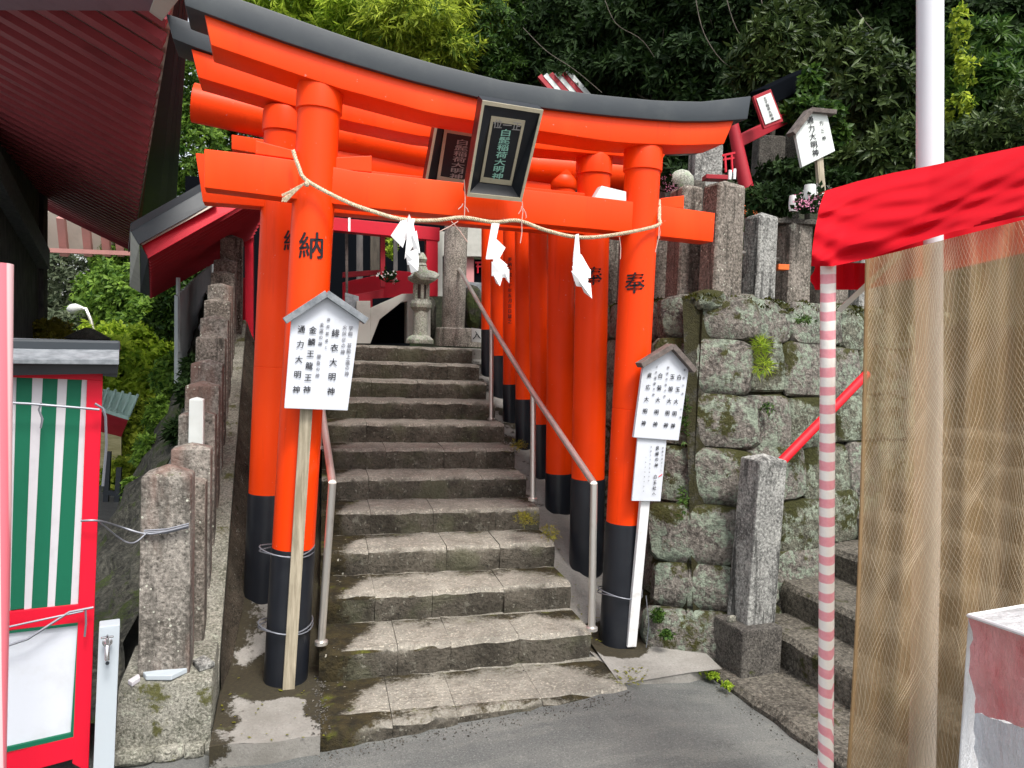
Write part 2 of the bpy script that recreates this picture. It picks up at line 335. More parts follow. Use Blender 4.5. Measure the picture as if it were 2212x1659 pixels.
def apronmat(name, cx, soft):     # pale concrete islands in dark moss
    m, nt, b = newmat(name); co = coords(nt)
    nb = noise(nt, co, 3.5, 8, .7); nf = noise(nt, co, 90, 3, .7); nm = noise(nt, co, 2.6, 9, .72)
    sp = node(nt, 'ShaderNodeSeparateXYZ'); g = node(nt, 'ShaderNodeNewGeometry'); L(nt, g.outputs['Position'], sp.inputs[0])
    c = mixc(nt, ramp(nt, nb, .3, .7), (.19, .18, .16), (.29, .278, .255))
    c = mixc(nt, math_(nt, 'MULTIPLY', ramp(nt, nf, .5, .3), .5), c, (.14, .13, .12))
    c = mixc(nt, math_(nt, 'MULTIPLY', ramp(nt, nf, .6, .75), .4), c, (.5, .48, .45))
    d = math_(nt, 'ABSOLUTE', math_(nt, 'SUBTRACT', sp.outputs[0], cx))
    k = math_(nt, 'ADD', math_(nt, 'MULTIPLY', d, soft), math_(nt, 'MULTIPLY', math_(nt, 'SUBTRACT', nm, .47), 1.7))
    k = math_(nt, 'ADD', k, math_(nt, 'MULTIPLY', ramp(nt, sp.outputs[1], 3.9, 5.0), .22))
    vd = node(nt, 'ShaderNodeVectorMath', operation='DISTANCE'); L(nt, g.outputs['Position'], vd.inputs[0]); vd.inputs[1].default_value = (-.135 if cx < 1 else 1.66, 3.70 if cx < 1 else 3.83, 0)
    k = math_(nt, 'ADD', k, math_(nt, 'MULTIPLY', ramp(nt, vd.outputs['Value'], .27, .15), .6))
    if cx < 1: k = math_(nt, 'ADD', k, math_(nt, 'MULTIPLY', math_(nt, 'MULTIPLY', ramp(nt, sp.outputs[0], -.14, .02), ramp(nt, sp.outputs[1], 3.16, 3.34)), .42))
    k = math_(nt, 'ADD', k, math_(nt, 'MULTIPLY', math_(nt, 'SUBTRACT', nf, .5), .2)); mf = ramp(nt, k, .38, .47)
    mc = mixc(nt, noise(nt, co, 60, 4), (.010, .008, .005), (.05, .04, .018))
    mc = mixc(nt, math_(nt, 'MULTIPLY', ramp(nt, noise(nt, co, 6, 4), .6, .7), .7), mc, (.07, .07, .018))
    c = mixc(nt, mf, c, mc); L(nt, c, b.inputs['Base Color']); b.inputs['Roughness'].default_value = .92
    h = math_(nt, 'ADD', math_(nt, 'MULTIPLY', mf, .4), math_(nt, 'MULTIPLY', nf, .3)); bump(nt, b, h, .6, .012); return m
M['apron'] = apronmat('mossy concrete', -.14, 1.9)
M['apronR'] = apronmat('slab concrete', 1.75, .35)
def asphalt():
    m, nt, b = newmat('worn asphalt'); co = coords(nt)
    nf = noise(nt, co, 130, 3, .8); nb = noise(nt, co, 1.6, 6, .6); st = noise(nt, coords(nt, (1.2, 5, 1)), 1.5, 4)
    c = mixc(nt, ramp(nt, nb, .3, .7), (.085, .09, .088), (.135, .138, .13))
    c = mixc(nt, math_(nt, 'MULTIPLY', ramp(nt, st, .48, .66), .28), c, (.22, .22, .195))  # pale streaks: dappled light painted into the asphalt colour
    c = mixc(nt, math_(nt, 'MULTIPLY', ramp(nt, noise(nt, co, 3.1, 7, .75), .56, .66), .45), c, (.055, .056, .054))
    c = mixc(nt, math_(nt, 'MULTIPLY', ramp(nt, nf, .54, .66), .5), c, (.28, .28, .26))
    c = mixc(nt, math_(nt, 'MULTIPLY', ramp(nt, nf, .46, .34), .6), c, (.035, .036, .036))
    L(nt, c, b.inputs['Base Color']); b.inputs['Roughness'].default_value = .85; bump(nt, b, nf, .5, .006); return m
M['asphalt'] = asphalt()
def stripemat():      # pink and white spiral tape wound round a pole (print on flat tape)
    m, nt, b = newmat('pink and white spiral tape')
    tc = node(nt, 'ShaderNodeTexCoord'); sp = node(nt, 'ShaderNodeSeparateXYZ'); L(nt, tc.outputs['Object'], sp.inputs[0])
    an = math_(nt, 'DIVIDE', math_(nt, 'ARCTAN2', sp.outputs[1], sp.outputs[0]), 2 * math.pi)
    t = math_(nt, 'FRACT', math_(nt, 'ADD', math_(nt, 'MULTIPLY', sp.outputs[2], 17), math_(nt, 'ADD', an, math_(nt, 'MULTIPLY', noise(nt, coords(nt), 9, 3), .25))))
    f = math_(nt, 'MULTIPLY', ramp(nt, t, .0, .06), ramp(nt, t, .56, .48))
    co = coords(nt); w = noise(nt, co, 60, 3)
    c = mixc(nt, f, (.84, .80, .76), mixc(nt, w, (.74, .24, .30), (.85, .42, .46)))
    L(nt, c, b.inputs['Base Color']); b.inputs['Roughness'].default_value = .3; b.inputs['Coat Weight'].default_value = .3
    bump(nt, b, math_(nt, 'ADD', t, w), .35, .004); return m
M['tape'] = stripemat()
def tapelong():
    m, nt, b = newmat('pink striped plastic wrap')
    sp = node(nt, 'ShaderNodeSeparateXYZ'); tc = node(nt, 'ShaderNodeTexCoord'); L(nt, tc.outputs['Object'], sp.inputs[0])
    t = math_(nt, 'FRACT', math_(nt, 'ADD', math_(nt, 'MULTIPLY', sp.outputs[0], 26), math_(nt, 'MULTIPLY', sp.outputs[2], .6)))
    c = mixc(nt, ramp(nt, t, .42, .52), (.68, .16, .20), (.76, .52, .53)); L(nt, c, b.inputs['Base Color'])
    b.inputs['Roughness'].default_value = .3; return m
M['wrap'] = tapelong()
def cloth(name, c1, c2, trans=.3, rough=.8, weave=400):
    m, nt, b = newmat(name); co = coords(nt); n1 = noise(nt, co, 5, 4); n2 = noise(nt, co, weave, 2)
    c = mixc(nt, n1, c1, c2); L(nt, c, b.inputs['Base Color']); b.inputs['Roughness'].default_value = rough; b.inputs['Specular IOR Level'].default_value = .2
    tr = node(nt, 'ShaderNodeBsdfTranslucent'); L(nt, c, tr.inputs[0]); mx = node(nt, 'ShaderNodeMixShader'); mx.inputs[0].default_value = trans
    L(nt, b.outputs[0], mx.inputs[1]); L(nt, tr.outputs[0], mx.inputs[2]); L(nt, mx.outputs[0], nt.nodes['Material Output'].inputs[0])
    bump(nt, b, n2, .1, .001); return m
M['redcloth'] = cloth('red awning cloth', (.60, .001, .012), (.50, .001, .009), .15)
def sheer():
    m, nt, b = newmat('tan plastic sheeting'); co = coords(nt)
    n1 = noise(nt, coords(nt, (6, 6, .4)), 2.5, 4)
    c = mixc(nt, ramp(nt, n1, .3, .7), (.36, .25, .125), (.46, .33, .185)); L(nt, c, b.inputs['Base Color']); b.inputs['Roughness'].default_value = .45
    tr = node(nt, 'ShaderNodeBsdfTranslucent'); L(nt, c, tr.inputs[0])
    tp = node(nt, 'ShaderNodeBsdfTransparent'); tp.inputs[0].default_value = (.9, .82, .7, 1)
    m1 = node(nt, 'ShaderNodeMixShader'); m1.inputs[0].default_value = .35; m2 = node(nt, 'ShaderNodeMixShader'); m2.inputs[0].default_value = .36
    L(nt, b.outputs[0], m1.inputs[1]); L(nt, tr.outputs[0], m1.inputs[2]); L(nt, m1.outputs[0], m2.inputs[1]); L(nt, tp.outputs[0], m2.inputs[2])
    L(nt, m2.outputs[0], nt.nodes['Material Output'].inputs[0]); return m
M['sheer'] = sheer()
M['net'] = paint('pale net cord', (.46, .38, .27), .7, .2)
def bagmat(name, c1, c2, tp=.12):
    m, nt, b = newmat(name); co = coords(nt, (1, 1, .5)); n1 = noise(nt, co, 14, 6, .7); n2 = noise(nt, co, 5, 4)
    c = mixc(nt, ramp(nt, n2, .35, .65), c1, c2); L(nt, c, b.inputs['Base Color']); b.inputs['Roughness'].default_value = .3; b.inputs['Coat Weight'].default_value = .25
    bump(nt, b, n1, .9, .03); return m
M['bagpink'] = bagmat('pink film over carton', (.74, .17, .18), (.84, .38, .38))
M['bagwhite'] = bagmat('clear film over white', (.62, .64, .68), (.78, .79, .82))

# ---------------------------------------------------------------- lettering
_gl = {}
def glyph(ch):
    if ch in _gl: return _gl[ch]
    cu = bpy.data.curves.new('g', 'FONT'); cu.body = ch; cu.size = 1; cu.resolution_u = 2; cu.align_x = 'CENTER'
    o = bpy.data.objects.new('g', cu); COL.objects.link(o)
    dg = bpy.context.evaluated_depsgraph_get(); me = bpy.data.meshes.new_from_object(o.evaluated_get(dg))
    vs = [v.co.copy() for v in me.vertices]; fs = [tuple(p.vertices) for p in me.polygons]
    if vs:
        x0, x1 = min(v.x for v in vs), max(v.x for v in vs); y0, y1 = min(v.y for v in vs), max(v.y for v in vs)
        vs = [Vector((v.x - (x0 + x1) / 2, v.y - (y0 + y1) / 2, 0)) for v in vs]
    bpy.data.objects.remove(o); bpy.data.meshes.remove(me); bpy.data.curves.remove(cu)
    _gl[ch] = (vs, fs); return _gl[ch]
def put(mb, ch, c, X, Y, w, h):   # brush-drawn feel comes from a slight rise to the right
    vs, fs = glyph(ch)
    N_ = X.cross(Y).normalized()
    for dx, dy, dn_ in ((-.014, 0, 0), (.016, .004, .0004), (0, -.014, .0008)):
        mb.add([Vector(c) + X * ((v.x + dx) * w) + Y * ((v.y + dy) * h + v.x * h * .06) + N_ * dn_ for v in vs], fs)
def bilinear(q, u, v): return q[0].lerp(q[1], u).lerp(q[3].lerp(q[2], u), v)   # q = TL, TR, BR, BL
def column(mb, q, text, u, v0, v1, cw, n, rise=.006, gapless=False):
    """vertical column of characters on the quad q between heights v0..v1"""
    Y = (q[0] - q[3]).normalized(); k = len(text)
    X = (q[1] - q[0]); X = (X - Y * X.dot(Y)).normalized()
    H = (q[0] - q[3]).length
    for i, ch in enumerate(text):
        if ch == ' ': continue
        v = v0 + (v1 - v0) * (i + .5) / k
        c = bilinear(q, u, v) + n * rise
        put(mb, ch, c, X, Y, cw, min(cw * 1.05, H * (v1 - v0) / k * .98))

# ---------------------------------------------------------------- setting: ground
def gz(x, y):
    z = -.085 + .05 * x if x < 1.5 else -.01 - .12 * (x - 1.5)
    return max(-.16, min(z, -.005))
mb = MB()
xs = [-60, -20, -8, -4] + [-2 + .25 * i for i in range(23)] + [6, 12, 40, 80]
ys = [-60, -20, -5, -1, 0, .5, 1, 1.5, 2, 2.4, 2.7, 3, 3.3, 3.6, 4, 6, 12, 40, 120]
mb.add([(x, y, gz(x, y)) for y in ys for x in xs], [(j * len(xs) + i, j * len(xs) + i + 1, (j + 1) * len(xs) + i + 1, (j + 1) * len(xs) + i) for j in range(len(ys) - 1) for i in range(len(xs) - 1)])
mb.build('asphalt_ground', M['asphalt'], smooth=True, kind='structure', label='grey worn asphalt in front of the stairs')

# stairs
STEP = [3.19] + [3.64 + .352 * k for k in range(11)]
SZ = [.148 * k for k in range(12)]; SZ[0] = 0.0
stairs = empty('stone_stairs', (0.7, 3.2, 0), kind='structure', label='flight of worn dark stone steps climbing between the gates')
def slabstone(x0, x1, yf0, yf1, yb, z0, z1, name, mat, parent, jit=.012, seed=0):
    """a squared stone with a worn, uneven front edge"""
    r = random.Random(seed); n = 6; mb = MB(); rows = []
    for i in range(n + 1):
        t = i / n; x = x0 + (x1 - x0) * t; yf = yf0 + (yf1 - yf0) * t
        e = 0 if i not in (0, n) else .004
        j1, j2, j3 = (r.uniform(-jit, jit) for _ in range(3))
        rows.append([(x, yf + .012 + e + j1, z0), (x, yf + e + j1 * .8, z0 + (z1 - z0) * .5), (x, yf + .004 + e + j2, z1 - .022 + j3 * .5), (x, yf + .028 + e * 1.5 + j2, z1 - e * .6 + j3 * .35), (x, yb, z1 + r.uniform(-.004, .004)), (x, yb, z0)])
    vs = [p for rw in rows for p in rw]
    fs = [(i * 6 + k, (i + 1) * 6 + k, (i + 1) * 6 + (k + 1) % 6, i * 6 + (k + 1) % 6) for i in range(n) for k in range(6)]
    fs += [tuple(range(5, -1, -1)), tuple(n * 6 + k for k in range(6))]
    return mb.add(vs, fs).build(name, mat, parent, smooth=True)
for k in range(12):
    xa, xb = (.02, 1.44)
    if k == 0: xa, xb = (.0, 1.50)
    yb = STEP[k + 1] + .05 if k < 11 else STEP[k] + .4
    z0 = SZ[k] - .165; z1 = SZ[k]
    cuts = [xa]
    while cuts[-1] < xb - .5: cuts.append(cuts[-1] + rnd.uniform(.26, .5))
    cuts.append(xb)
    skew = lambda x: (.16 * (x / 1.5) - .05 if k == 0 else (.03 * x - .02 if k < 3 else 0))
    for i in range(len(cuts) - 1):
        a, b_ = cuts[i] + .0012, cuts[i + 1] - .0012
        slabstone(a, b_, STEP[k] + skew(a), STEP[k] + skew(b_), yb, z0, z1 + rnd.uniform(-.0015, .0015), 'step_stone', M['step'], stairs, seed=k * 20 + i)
# landing behind the last step
mb = MB(); mb.box((.95, 11.3, 1.52), (3.7, 7.6, .2)); mb.build('landing', M['apronR'], kind='structure', label='concrete landing above the stairs')

# sloped side strips
def ramp_strip(name, xa, xb, y0, z0, y1, z1, mat, label, dz=.02, lift=0, ny=40, drift=0):
    r = random.Random(3); mb = MB()
    def fn(u, v):
        y = y0 + (y1 - y0) * v; x = xa + (xb - xa) * u + drift * (y - y0)
        return Vector((x, y, z0 + (z1 - z0) * v + r.uniform(-dz, dz) + lift))
    mb.grid(fn, 6, ny); return mb.build(name, mat, smooth=True, kind='structure', label=label)
mb = MB(); rr_ = random.Random(5)
def ap(u, v):
    y = 3.115 + .72 * v; x = -.405 - .03 * v + (.435 + .03 * v) * u
    return Vector((x, y + (.01 * math.sin(9 * u) if v == 0 else 0), 0.001 + rr_.uniform(-.002, .002)))
mb.grid(ap, 10, 14); mb.grid(lambda u, v: ap(u, 0) - Vector((0, -.012 * v, .12 * v)), 10, 1)
mb.build('concrete_apron', M['apron'], smooth=True, kind='structure', label='pale concrete apron with dark moss round the left pillar foot')
ramp_strip('mossy_strip', -.47, .035, 3.80, 0, 7.2, 1.44, M['apron'], 'mossy sloping strip left of the stairs', .012, drift=-.02)
ramp_strip('side_slope', 1.43, 2.25, 3.9, .02, 7.6, 1.56, M['apronR'], 'mossy sloping ground right of the stairs under the row of gates', .02)
mb = MB(); mb.add([onz(1340, 1478, 0), (1.50, 3.9, .02), (2.1, 3.95, .03), onz(1560, 1445, 0), onz(1495, 1452, 0)], [(0, 1, 2, 3, 4)])
mb.prism([Vector((1.50, 3.36, -.002)), Vector((1.90, 3.42, -.002)), Vector((2.05, 3.5, -.002)), Vector((2.1, 3.95, .0)), Vector((1.45, 3.95, .0))], (0, 0, -.12))
mb.build('concrete_slab', M['apronR'], kind='structure', label='small concrete slab under the right pillar')
# tufts of moss and litter on the side slopes
# second stair on the right: treads rise towards +X, edges run along Y
st2 = empty('side_stairs', (2.6, 3.2, -.05), kind='structure', label='dark stone side stairs rising to the right behind the net')
def xstep(x0, x1, y0, y1, z, h, seed):
    r = random.Random(seed); ys_ = [y0]
    while ys_[-1] < y1 - .6: ys_.append(ys_[-1] + r.uniform(.4, .75))
    ys_.append(y1)
    for a, b_ in zip(ys_[:-1], ys_[1:]):
        mb = MB(); n = 5; rows = []
        for i in range(n + 1):
            y = a + .002 + (b_ - a - .004) * i / n; j, j2 = r.uniform(-.01, .01), r.uniform(-.006, .006)
            sk = -.1 * (y - 3.4)
            rows.append([(x0 + sk + .01, y, z - h), (x0 + sk + j, y, z - .03), (x0 + sk + .025 + j, y, z + j2), (x1 + sk + .08, y, z), (x1 + sk + .08, y, z - h)])
        vs = [p for q in rows for p in q]
        fs = [(i * 5 + k, (i + 1) * 5 + k, (i + 1) * 5 + (k + 1) % 5, i * 5 + (k + 1) % 5) for i in range(n) for k in range(5)] + [(4, 3, 2, 1, 0), tuple(n * 5 + k for k in range(5))]
        mb.add(vs, fs).build('step_stone', M['step2'], st2, smooth=True)
M['step2'] = stone('dark side step stone', (.065, .058, .048), (.16, .145, .12), (.3, .28, .24), .12, .3, (.035, .035, .012), sc=4, strength=.6)
M['step2b'] = M['step2']
xstep(2.08, 2.45, 2.0, 3.62, -.03, .2, 1)
for i, (x, z, ye) in enumerate([(2.46, .15, 3.75), (2.72, .32, 3.95), (3.12, .49, 4.15), (3.45, .66, 4.2), (3.78, .83, 4.3), (4.1, 1.0, 4.4), (4.4, 1.17, 4.5)]):
    xstep(x, x + .36, 2.0, ye, z, .2, 10 + i)

# ---------------------------------------------------------------- retaining wall on the right
wall = empty('retaining_wall', (2.1, 3.7, 0), label='mossy retaining wall of big rounded lichened stones right of the gates', cat='stone wall')
def wallpt(x, z): return Vector((x, 3.60 + .27 * (x - 2.0) + .17 * z, z))
def wallL(y, z): return Vector((1.955 + .1 * z, y + .17 * z, z))
def pillow(mb, c, X, Z, N, w, h, d, r, pw=.62, n=14):
    """one rounded stone: uneven outline, domed face"""
    ring = []
    ph = [r.uniform(.95, 1.04) for _ in range(n)]
    for lev, (s, dd) in enumerate(((1.0, -.25), (1.0, .1), (.93, .62), (.66, .9), (.3, 1.0))):
        for k in range(n):
            a = 2 * math.pi * k / n; ca, sa = math.cos(a), math.sin(a)
            ex = math.copysign(abs(ca) ** pw, ca); ez = math.copysign(abs(sa) ** pw, sa)
            nz = (r.uniform(-.10, .10) if lev > 1 else 0)
            ring.append(c + X * (ex * w / 2 * s * ph[k]) + Z * (ez * h / 2 * s * ph[(k * 3) % n]) + N * (d * (dd + nz)))
    ring.append(c + N * d)
    fs = [(l * n + k, l * n + (k + 1) % n, (l + 1) * n + (k + 1) % n, (l + 1) * n + k) for l in range(4) for k in range(n)]
    fs += [(4 * n + k, 4 * n + (k + 1) % n, 5 * n) for k in range(n)]
    mb.add(ring, fs)
ws = random.Random(11)
mb = MB()
X1 = (wallpt(4, 0) - wallpt(2, 0)).normalized(); Z1 = (wallpt(2, 2) - wallpt(2, 0)).normalized(); N1 = X1.cross(Z1).normalized()
YL = Vector((0, 1, 0)); ZL = (wallL(4, 2) - wallL(4, 0)).normalized(); NL = Vector((-1, 0, .1)).normalized()
mb.add([wallpt(2.05, -.2) - N1 * .03, wallpt(4.6, -.2) - N1 * .03, wallpt(4.6, 2.0) - N1 * .03, wallpt(2.05, 2.0) - N1 * .03], [(0, 1, 2, 3)])
mb.add([wallL(3.65, -.2) - NL * .03, wallL(8.2, -.2) - NL * .03, wallL(8.2, 2.0) - NL * .03, wallL(3.65, 2.0) - NL * .03], [(0, 1, 2, 3)])
mb.build('joint_backing', M['joint'], wall)
zz = -.08; row = 0
while zz < 1.94:
    h = ws.uniform(.25, .34); h = min(h, 2.0 - zz) if 2.0 - zz < .45 else h
    # corner stone, turned a little so that both faces catch it
    wq = ws.uniform(.36, .46); zc = zz + h / 2
    cc = wallpt(2.10 + .02 * math.sin(row * 2.3) + .1 * zc, zc) + Vector((.02, .0, 0))
    mb = MB(); Nc = (N1 * .8 + NL * .55).normalized(); Xc = Vector((0, 0, 1)).cross(-Nc).normalized(); Zc = (Z1 * 1).normalized()
    pillow(mb, cc + Vector((-.055, .07, 0)) , Xc, Zc, Nc, wq * 1.42, h * 1.10, .09, ws, .40)
    mb.build('wall_stone', M['wallstone'], wall, smooth=True)
    x = 2.32 + .1 * zc + ws.uniform(-.03, .05)
    while x < 4.3:
        w = ws.uniform(.26, .5); mb = MB(); dz = ws.uniform(-.03, .03)
        pillow(mb, wallpt(x + w / 2, zc + dz), X1, Z1, N1, w * 1.10, h * ws.uniform(1.06, 1.16), ws.uniform(.03, .055), ws, .36)
        mb.build('wall_stone', M['wallgreen'] if ws.random() < .6 else M['wallstone'], wall, smooth=True); x += w
    y = 3.80 + ws.uniform(-.04, .03)
    while y < 7.9:
        w = ws.uniform(.3, .52)
        if zc > (y - 4.2) * .42:
            mb = MB(); pillow(mb, wallL(y + w / 2, zc), YL, ZL, NL, w * 1.08, h * ws.uniform(1.04, 1.12), .06, ws, .42)
            mb.build('wall_stone', M['wallstone'] if ws.random() < .6 else M['wallgreen'], wall, smooth=True)
        y += w
    zz += h; row += 1
# terrace ground behind the wall
mb = MB(); r5 = random.Random(9)
mb.grid(lambda u, v: Vector((2.12 + 12 * u - (.0 if u else 0), 3.98 + .27 * 12 * u * (1 - v) + 6 * v, 1.98 + .05 * v + r5.uniform(-.015, .015))), 24, 12)
mb.build('terrace', M['soil'], smooth=True, kind='structure', label='dark earth terrace above the retaining wall')
# moss on the wall top
def mossmound(c, rx, ry, h, n=90, seed=0):
    r = random.Random(seed)
    for _ in range(n):
        a, q = r.uniform(0, 6.28), math.sqrt(r.random()); p = Vector(c) + Vector((rx * q * math.cos(a), ry * q * math.sin(a), h * (1 - q * q)))
        s = r.uniform(.006, .016); d = Vector((r.uniform(-1, 1), r.uniform(-1, 1), r.uniform(.4, 1.4))).normalized(); t = d.cross(Vector((r.random(), r.random(), .3))).normalized()
        mb.add([p - t * s * .5, p + t * s * .5, p + d * s * 1.8], [(0, 1, 2)])

mb = MB()
for i in range(34):
    x_ = 2.12 + i * .075; p_ = wallpt(x_, 1.985); mossmound((p_.x, p_.y + .015, 1.965 + .02 * math.sin(i * 1.7)), .075, .06, .035, 110, i)
for i in range(26):
    p_ = wallL(3.75 + i * .12, 1.985); mossmound((p_.x + .02, p_.y, 1.965 + .02 * math.sin(i * 2.1)), .06, .09, .03, 70, 50 + i)
M['moss'] = paint('moss tufts', (.045, .048, .010), .95, .6, (.10, .115, .02), 9, .05)
tag(mb.build('moss_carpet', M['moss'], fix=False), 'dark green moss along the top edge of the retaining wall', 'moss', kind='stuff')
for i in range(9):
    x_ = 2.2 + i * .3 + ws.uniform(-.05, .05); mb = MB(); pillow(mb, wallpt(x_, 1.96) + Vector((0, .05, ws.uniform(-.02, .03))), X1, Z1, N1, ws.uniform(.22, .34), .13, .08, ws, .7); mb.build('cap_stone', M['wallstone'] if i % 2 else M['wallgreen'], wall, smooth=True)

# ---------------------------------------------------------------- stone fence posts
def postmesh(mb, x, y, z0, z1, w, d, rz=0, cap=.035, lean=(0, 0)):
    X = Vector((math.cos(rz), math.sin(rz), 0)); Y = Vector((-math.sin(rz), math.cos(rz), 0)); c0 = Vector((x, y, z0)); c1 = Vector((x + lean[0], y + lean[1], z1))
    q = lambda c, s: [c - X * w / 2 * s - Y * d / 2 * s, c + X * w / 2 * s - Y * d / 2 * s, c + X * w / 2 * s + Y * d / 2 * s, c - X * w / 2 * s + Y * d / 2 * s]
    mb.add(q(c0, 1.02) + q(c1, .97) + [c1 + Vector((0, 0, cap))], [(3, 2, 1, 0), (0, 1, 5, 4), (1, 2, 6, 5), (2, 3, 7, 6), (3, 0, 4, 7), (4, 5, 8), (5, 6, 8), (6, 7, 8), (7, 4, 8)])
fr = empty('stone_post_fence', (2.4, 4.2, 1.95), label='row of weathered square stone posts along the top of the retaining wall', cat='stone fence')
def fencepost(px0, px1, ytop, ybot, Y, mat, par, rz=.0, w2=.15, bevel=.012):
    a = ony((px0 + px1) / 2, ybot, Y); t = ony((px0 + px1) / 2, ytop, Y); w = (ony(px1, ybot, Y) - ony(px0, ybot, Y)).length
    mb = MB(); postmesh(mb, a.x, Y + .08, a.z - .05, t.z - .03, w, w2, rz); return mb.build('stone_post', mat, par, bevel=bevel, seg=1)
for (a, b_, t, bo, Y, mt) in [(1533, 1604, 385, 640, 4.06, M['post']), (1626, 1676, 455, 655, 4.15, M['postgrey']), (1695, 1752, 472, 662, 4.28, M['post']), (1775, 1835, 475, 668, 4.4, M['post']), (1850, 1905, 480, 672, 4.5, M['postgrey'])]:
    fencepost(a, b_, t, bo, Y, mt, fr, rz=.2)
for i in range(9):
    y = 4.42 + i * .42; mb = MB(); postmesh(mb, 2.26 + .01 * rnd.random(), y, 1.9, 2.72 + rnd.uniform(-.02, .03), .15, .2, rnd.uniform(-.05, .05)); mb.build('stone_post', M['post'], fr, bevel=.012, seg=1)
mb = MB(); mb.tube([ony(1598, 545, 4.25), ony(1640, 552, 4.3), ony(1700, 565, 4.4)], .013, 6); mb.build('rail', M['steel'], fr, smooth=True)

# gate post of the side stairs
gp = empty('stone_gate_post', (2.3, 3.48, -.1), label='pale streaked square stone post on a dark cube base by the side stairs', cat='stone post')
mb = MB(); mb.box((2.275, 3.50, .07), (.26, .25, .30), .12); mb.build('base_block', M['darkblock'], gp, bevel=.012)
mb = MB(); postmesh(mb, 2.31, 3.53, .2, 1.10, .185, .17, .12, .03, (.03, 0)); mb.build('post_shaft', M['postgrey'], gp, bevel=.01)
mb = MB(); mb.box((2.175, 3.50, .235), (.05, .03, .035), .4); tag(mb.build('pebble', M['block'], bevel=.01), 'small pale stone chip lying on the left edge of the dark cube base', 'stone')

# ---------------------------------------------------------------- left fence of stone posts, block, curb
SLP = .42
def curbx(y): return -.42 - .07 * (y - 3.47)
def curbz(y): return .20 + SLP * (y - 3.72)
cb = empty('kerb_with_posts', (-.6, 3.6, 0), label='row of reddish square stone posts on a sloping kerb left of the stairs', cat='stone fence')
mb = MB()
y0, y1 = 3.60, 7.6
for (xo0, xo1, zt, zb) in ((0, -.10, 0, -.4),):
    mb.hexa([(curbx(y0) - .36, y0, curbz(y0) - .3), (curbx(y0), y0, curbz(y0) - .3), (curbx(y1), y1, curbz(y1) - .3), (curbx(y1) - .36, y1, curbz(y1) - .3)],
            [(curbx(y0) - .36, y0, curbz(y0)), (curbx(y0), y0, curbz(y0)), (curbx(y1), y1, curbz(y1)), (curbx(y1) - .36, y1, curbz(y1))])
mb.build('kerb', M['block'], cb, bevel=.01)
r13 = random.Random(13)
M['gutterstone'] = stone('dark mossy gutter side', (.035, .028, .02), (.11, .09, .065), (.36, .36, .31), .22, .25, (.03, .026, .010), sc=7, strength=.6)
mb = MB(); mb.grid(lambda u, v: Vector((curbx(3.62 + 4 * v) + .004 + (.085 * min(1, v * 6) + .01) * u, 3.62 + 4 * v, curbz(3.62 + 4 * v) - .012 - (.22 + .03 * math.sin(v * 40)) * u ** .8 + r13.uniform(-.008, .008))), 6, 60)
mb.build('mossy_gutter_side', M['gutterstone'], cb, smooth=True)
for i in range(11):
    y = 3.80 + .335 * i; x = curbx(y) - .175; h = .70 if i else .72
    mb = MB(); postmesh(mb, x, y, curbz(y) - .06, curbz(y) + h + rnd.uniform(-.015, .015), .195, .15, .06, .03)
    mb.build('stone_post', [M['postred'], M['post']][i % 2 if i > 3 else (0 if i in (1, 2, 3) else 1)], cb, bevel=.01)
# the tall pair at the head of the fence
mb = MB(); tpz = ony(500, 515, 7.3); postmesh(mb, tpz.x, 7.35, 1.6, tpz.z, .2, .18, .06, .04); mb.build('stone_post', M['post'], cb, bevel=.012)
blk = MB(); blk.hexa([(-.80, 3.28, -.13), (-.415, 3.28, -.13), (-.43, 3.66, -.1), (-.83, 3.66, -.1)], [(-.785, 3.29, .205), (-.418, 3.285, .20), (-.44, 3.66, .235), (-.80, 3.66, .235)])
tag(blk.build('concrete_footing', M['block'], bevel=.02, smooth=True), 'mossy concrete block carrying the front stone post', 'concrete block')
fp = empty('stone_post', (-.62, 3.42, .2), label='front stone post with faded red inscription standing on the mossy concrete block', cat='stone post')
mb = MB(); pb = ony(360, 1440, 3.44); postmesh(mb, pb.x, 3.44, .2, ony(360, 1030, 3.36).z, .2, .17, .05, .045); mb.build('post_shaft', M['postred'], fp, bevel=.012)
mb = MB(); mb.prism([onz(303, 1455, .21), onz(360, 1447, .215), onz(412, 1440, .215), onz(408, 1452, .21), onz(370, 1470, .21), onz(315, 1470, .21)], (0, 0, .022))
tag(mb.build('slate_piece', M['tapwhite'], bevel=.004), 'curved grey slate piece leaning at the foot of the front stone post', 'slate piece')
mb = MB(); mb.prism([onz(415, 1436, .215), onz(440, 1424, .22), onz(465, 1440, .215), onz(430, 1452, .21)], (0, 0, .022))
tag(mb.build('stone_chip', M['postgrey'], bevel=.004), 'white square stone chip on the corner of the mossy block', 'stone')
mb = MB(); mb.prism([onz(276, 1478, .205), onz(300, 1463, .205), onz(303, 1472, .205), onz(285, 1484, .205)], (0, 0, .018))
tag(mb.build('seashell', M['slatewhite'], bevel=.003), 'small pale shell on the left front edge of the mossy block', 'shell')
# low white marker stone behind the front posts
mb = MB(); q = at(425, 905, 4.05); postmesh(mb, q.x, q.y, q.z - .25, at(425, 862, 4.05).z, .075, .07, .05, .012)
tag(mb.build('marker_stone', M['whiteaged'], bevel=.006), 'small pale grey square stake standing behind the second stone post', 'marker post')
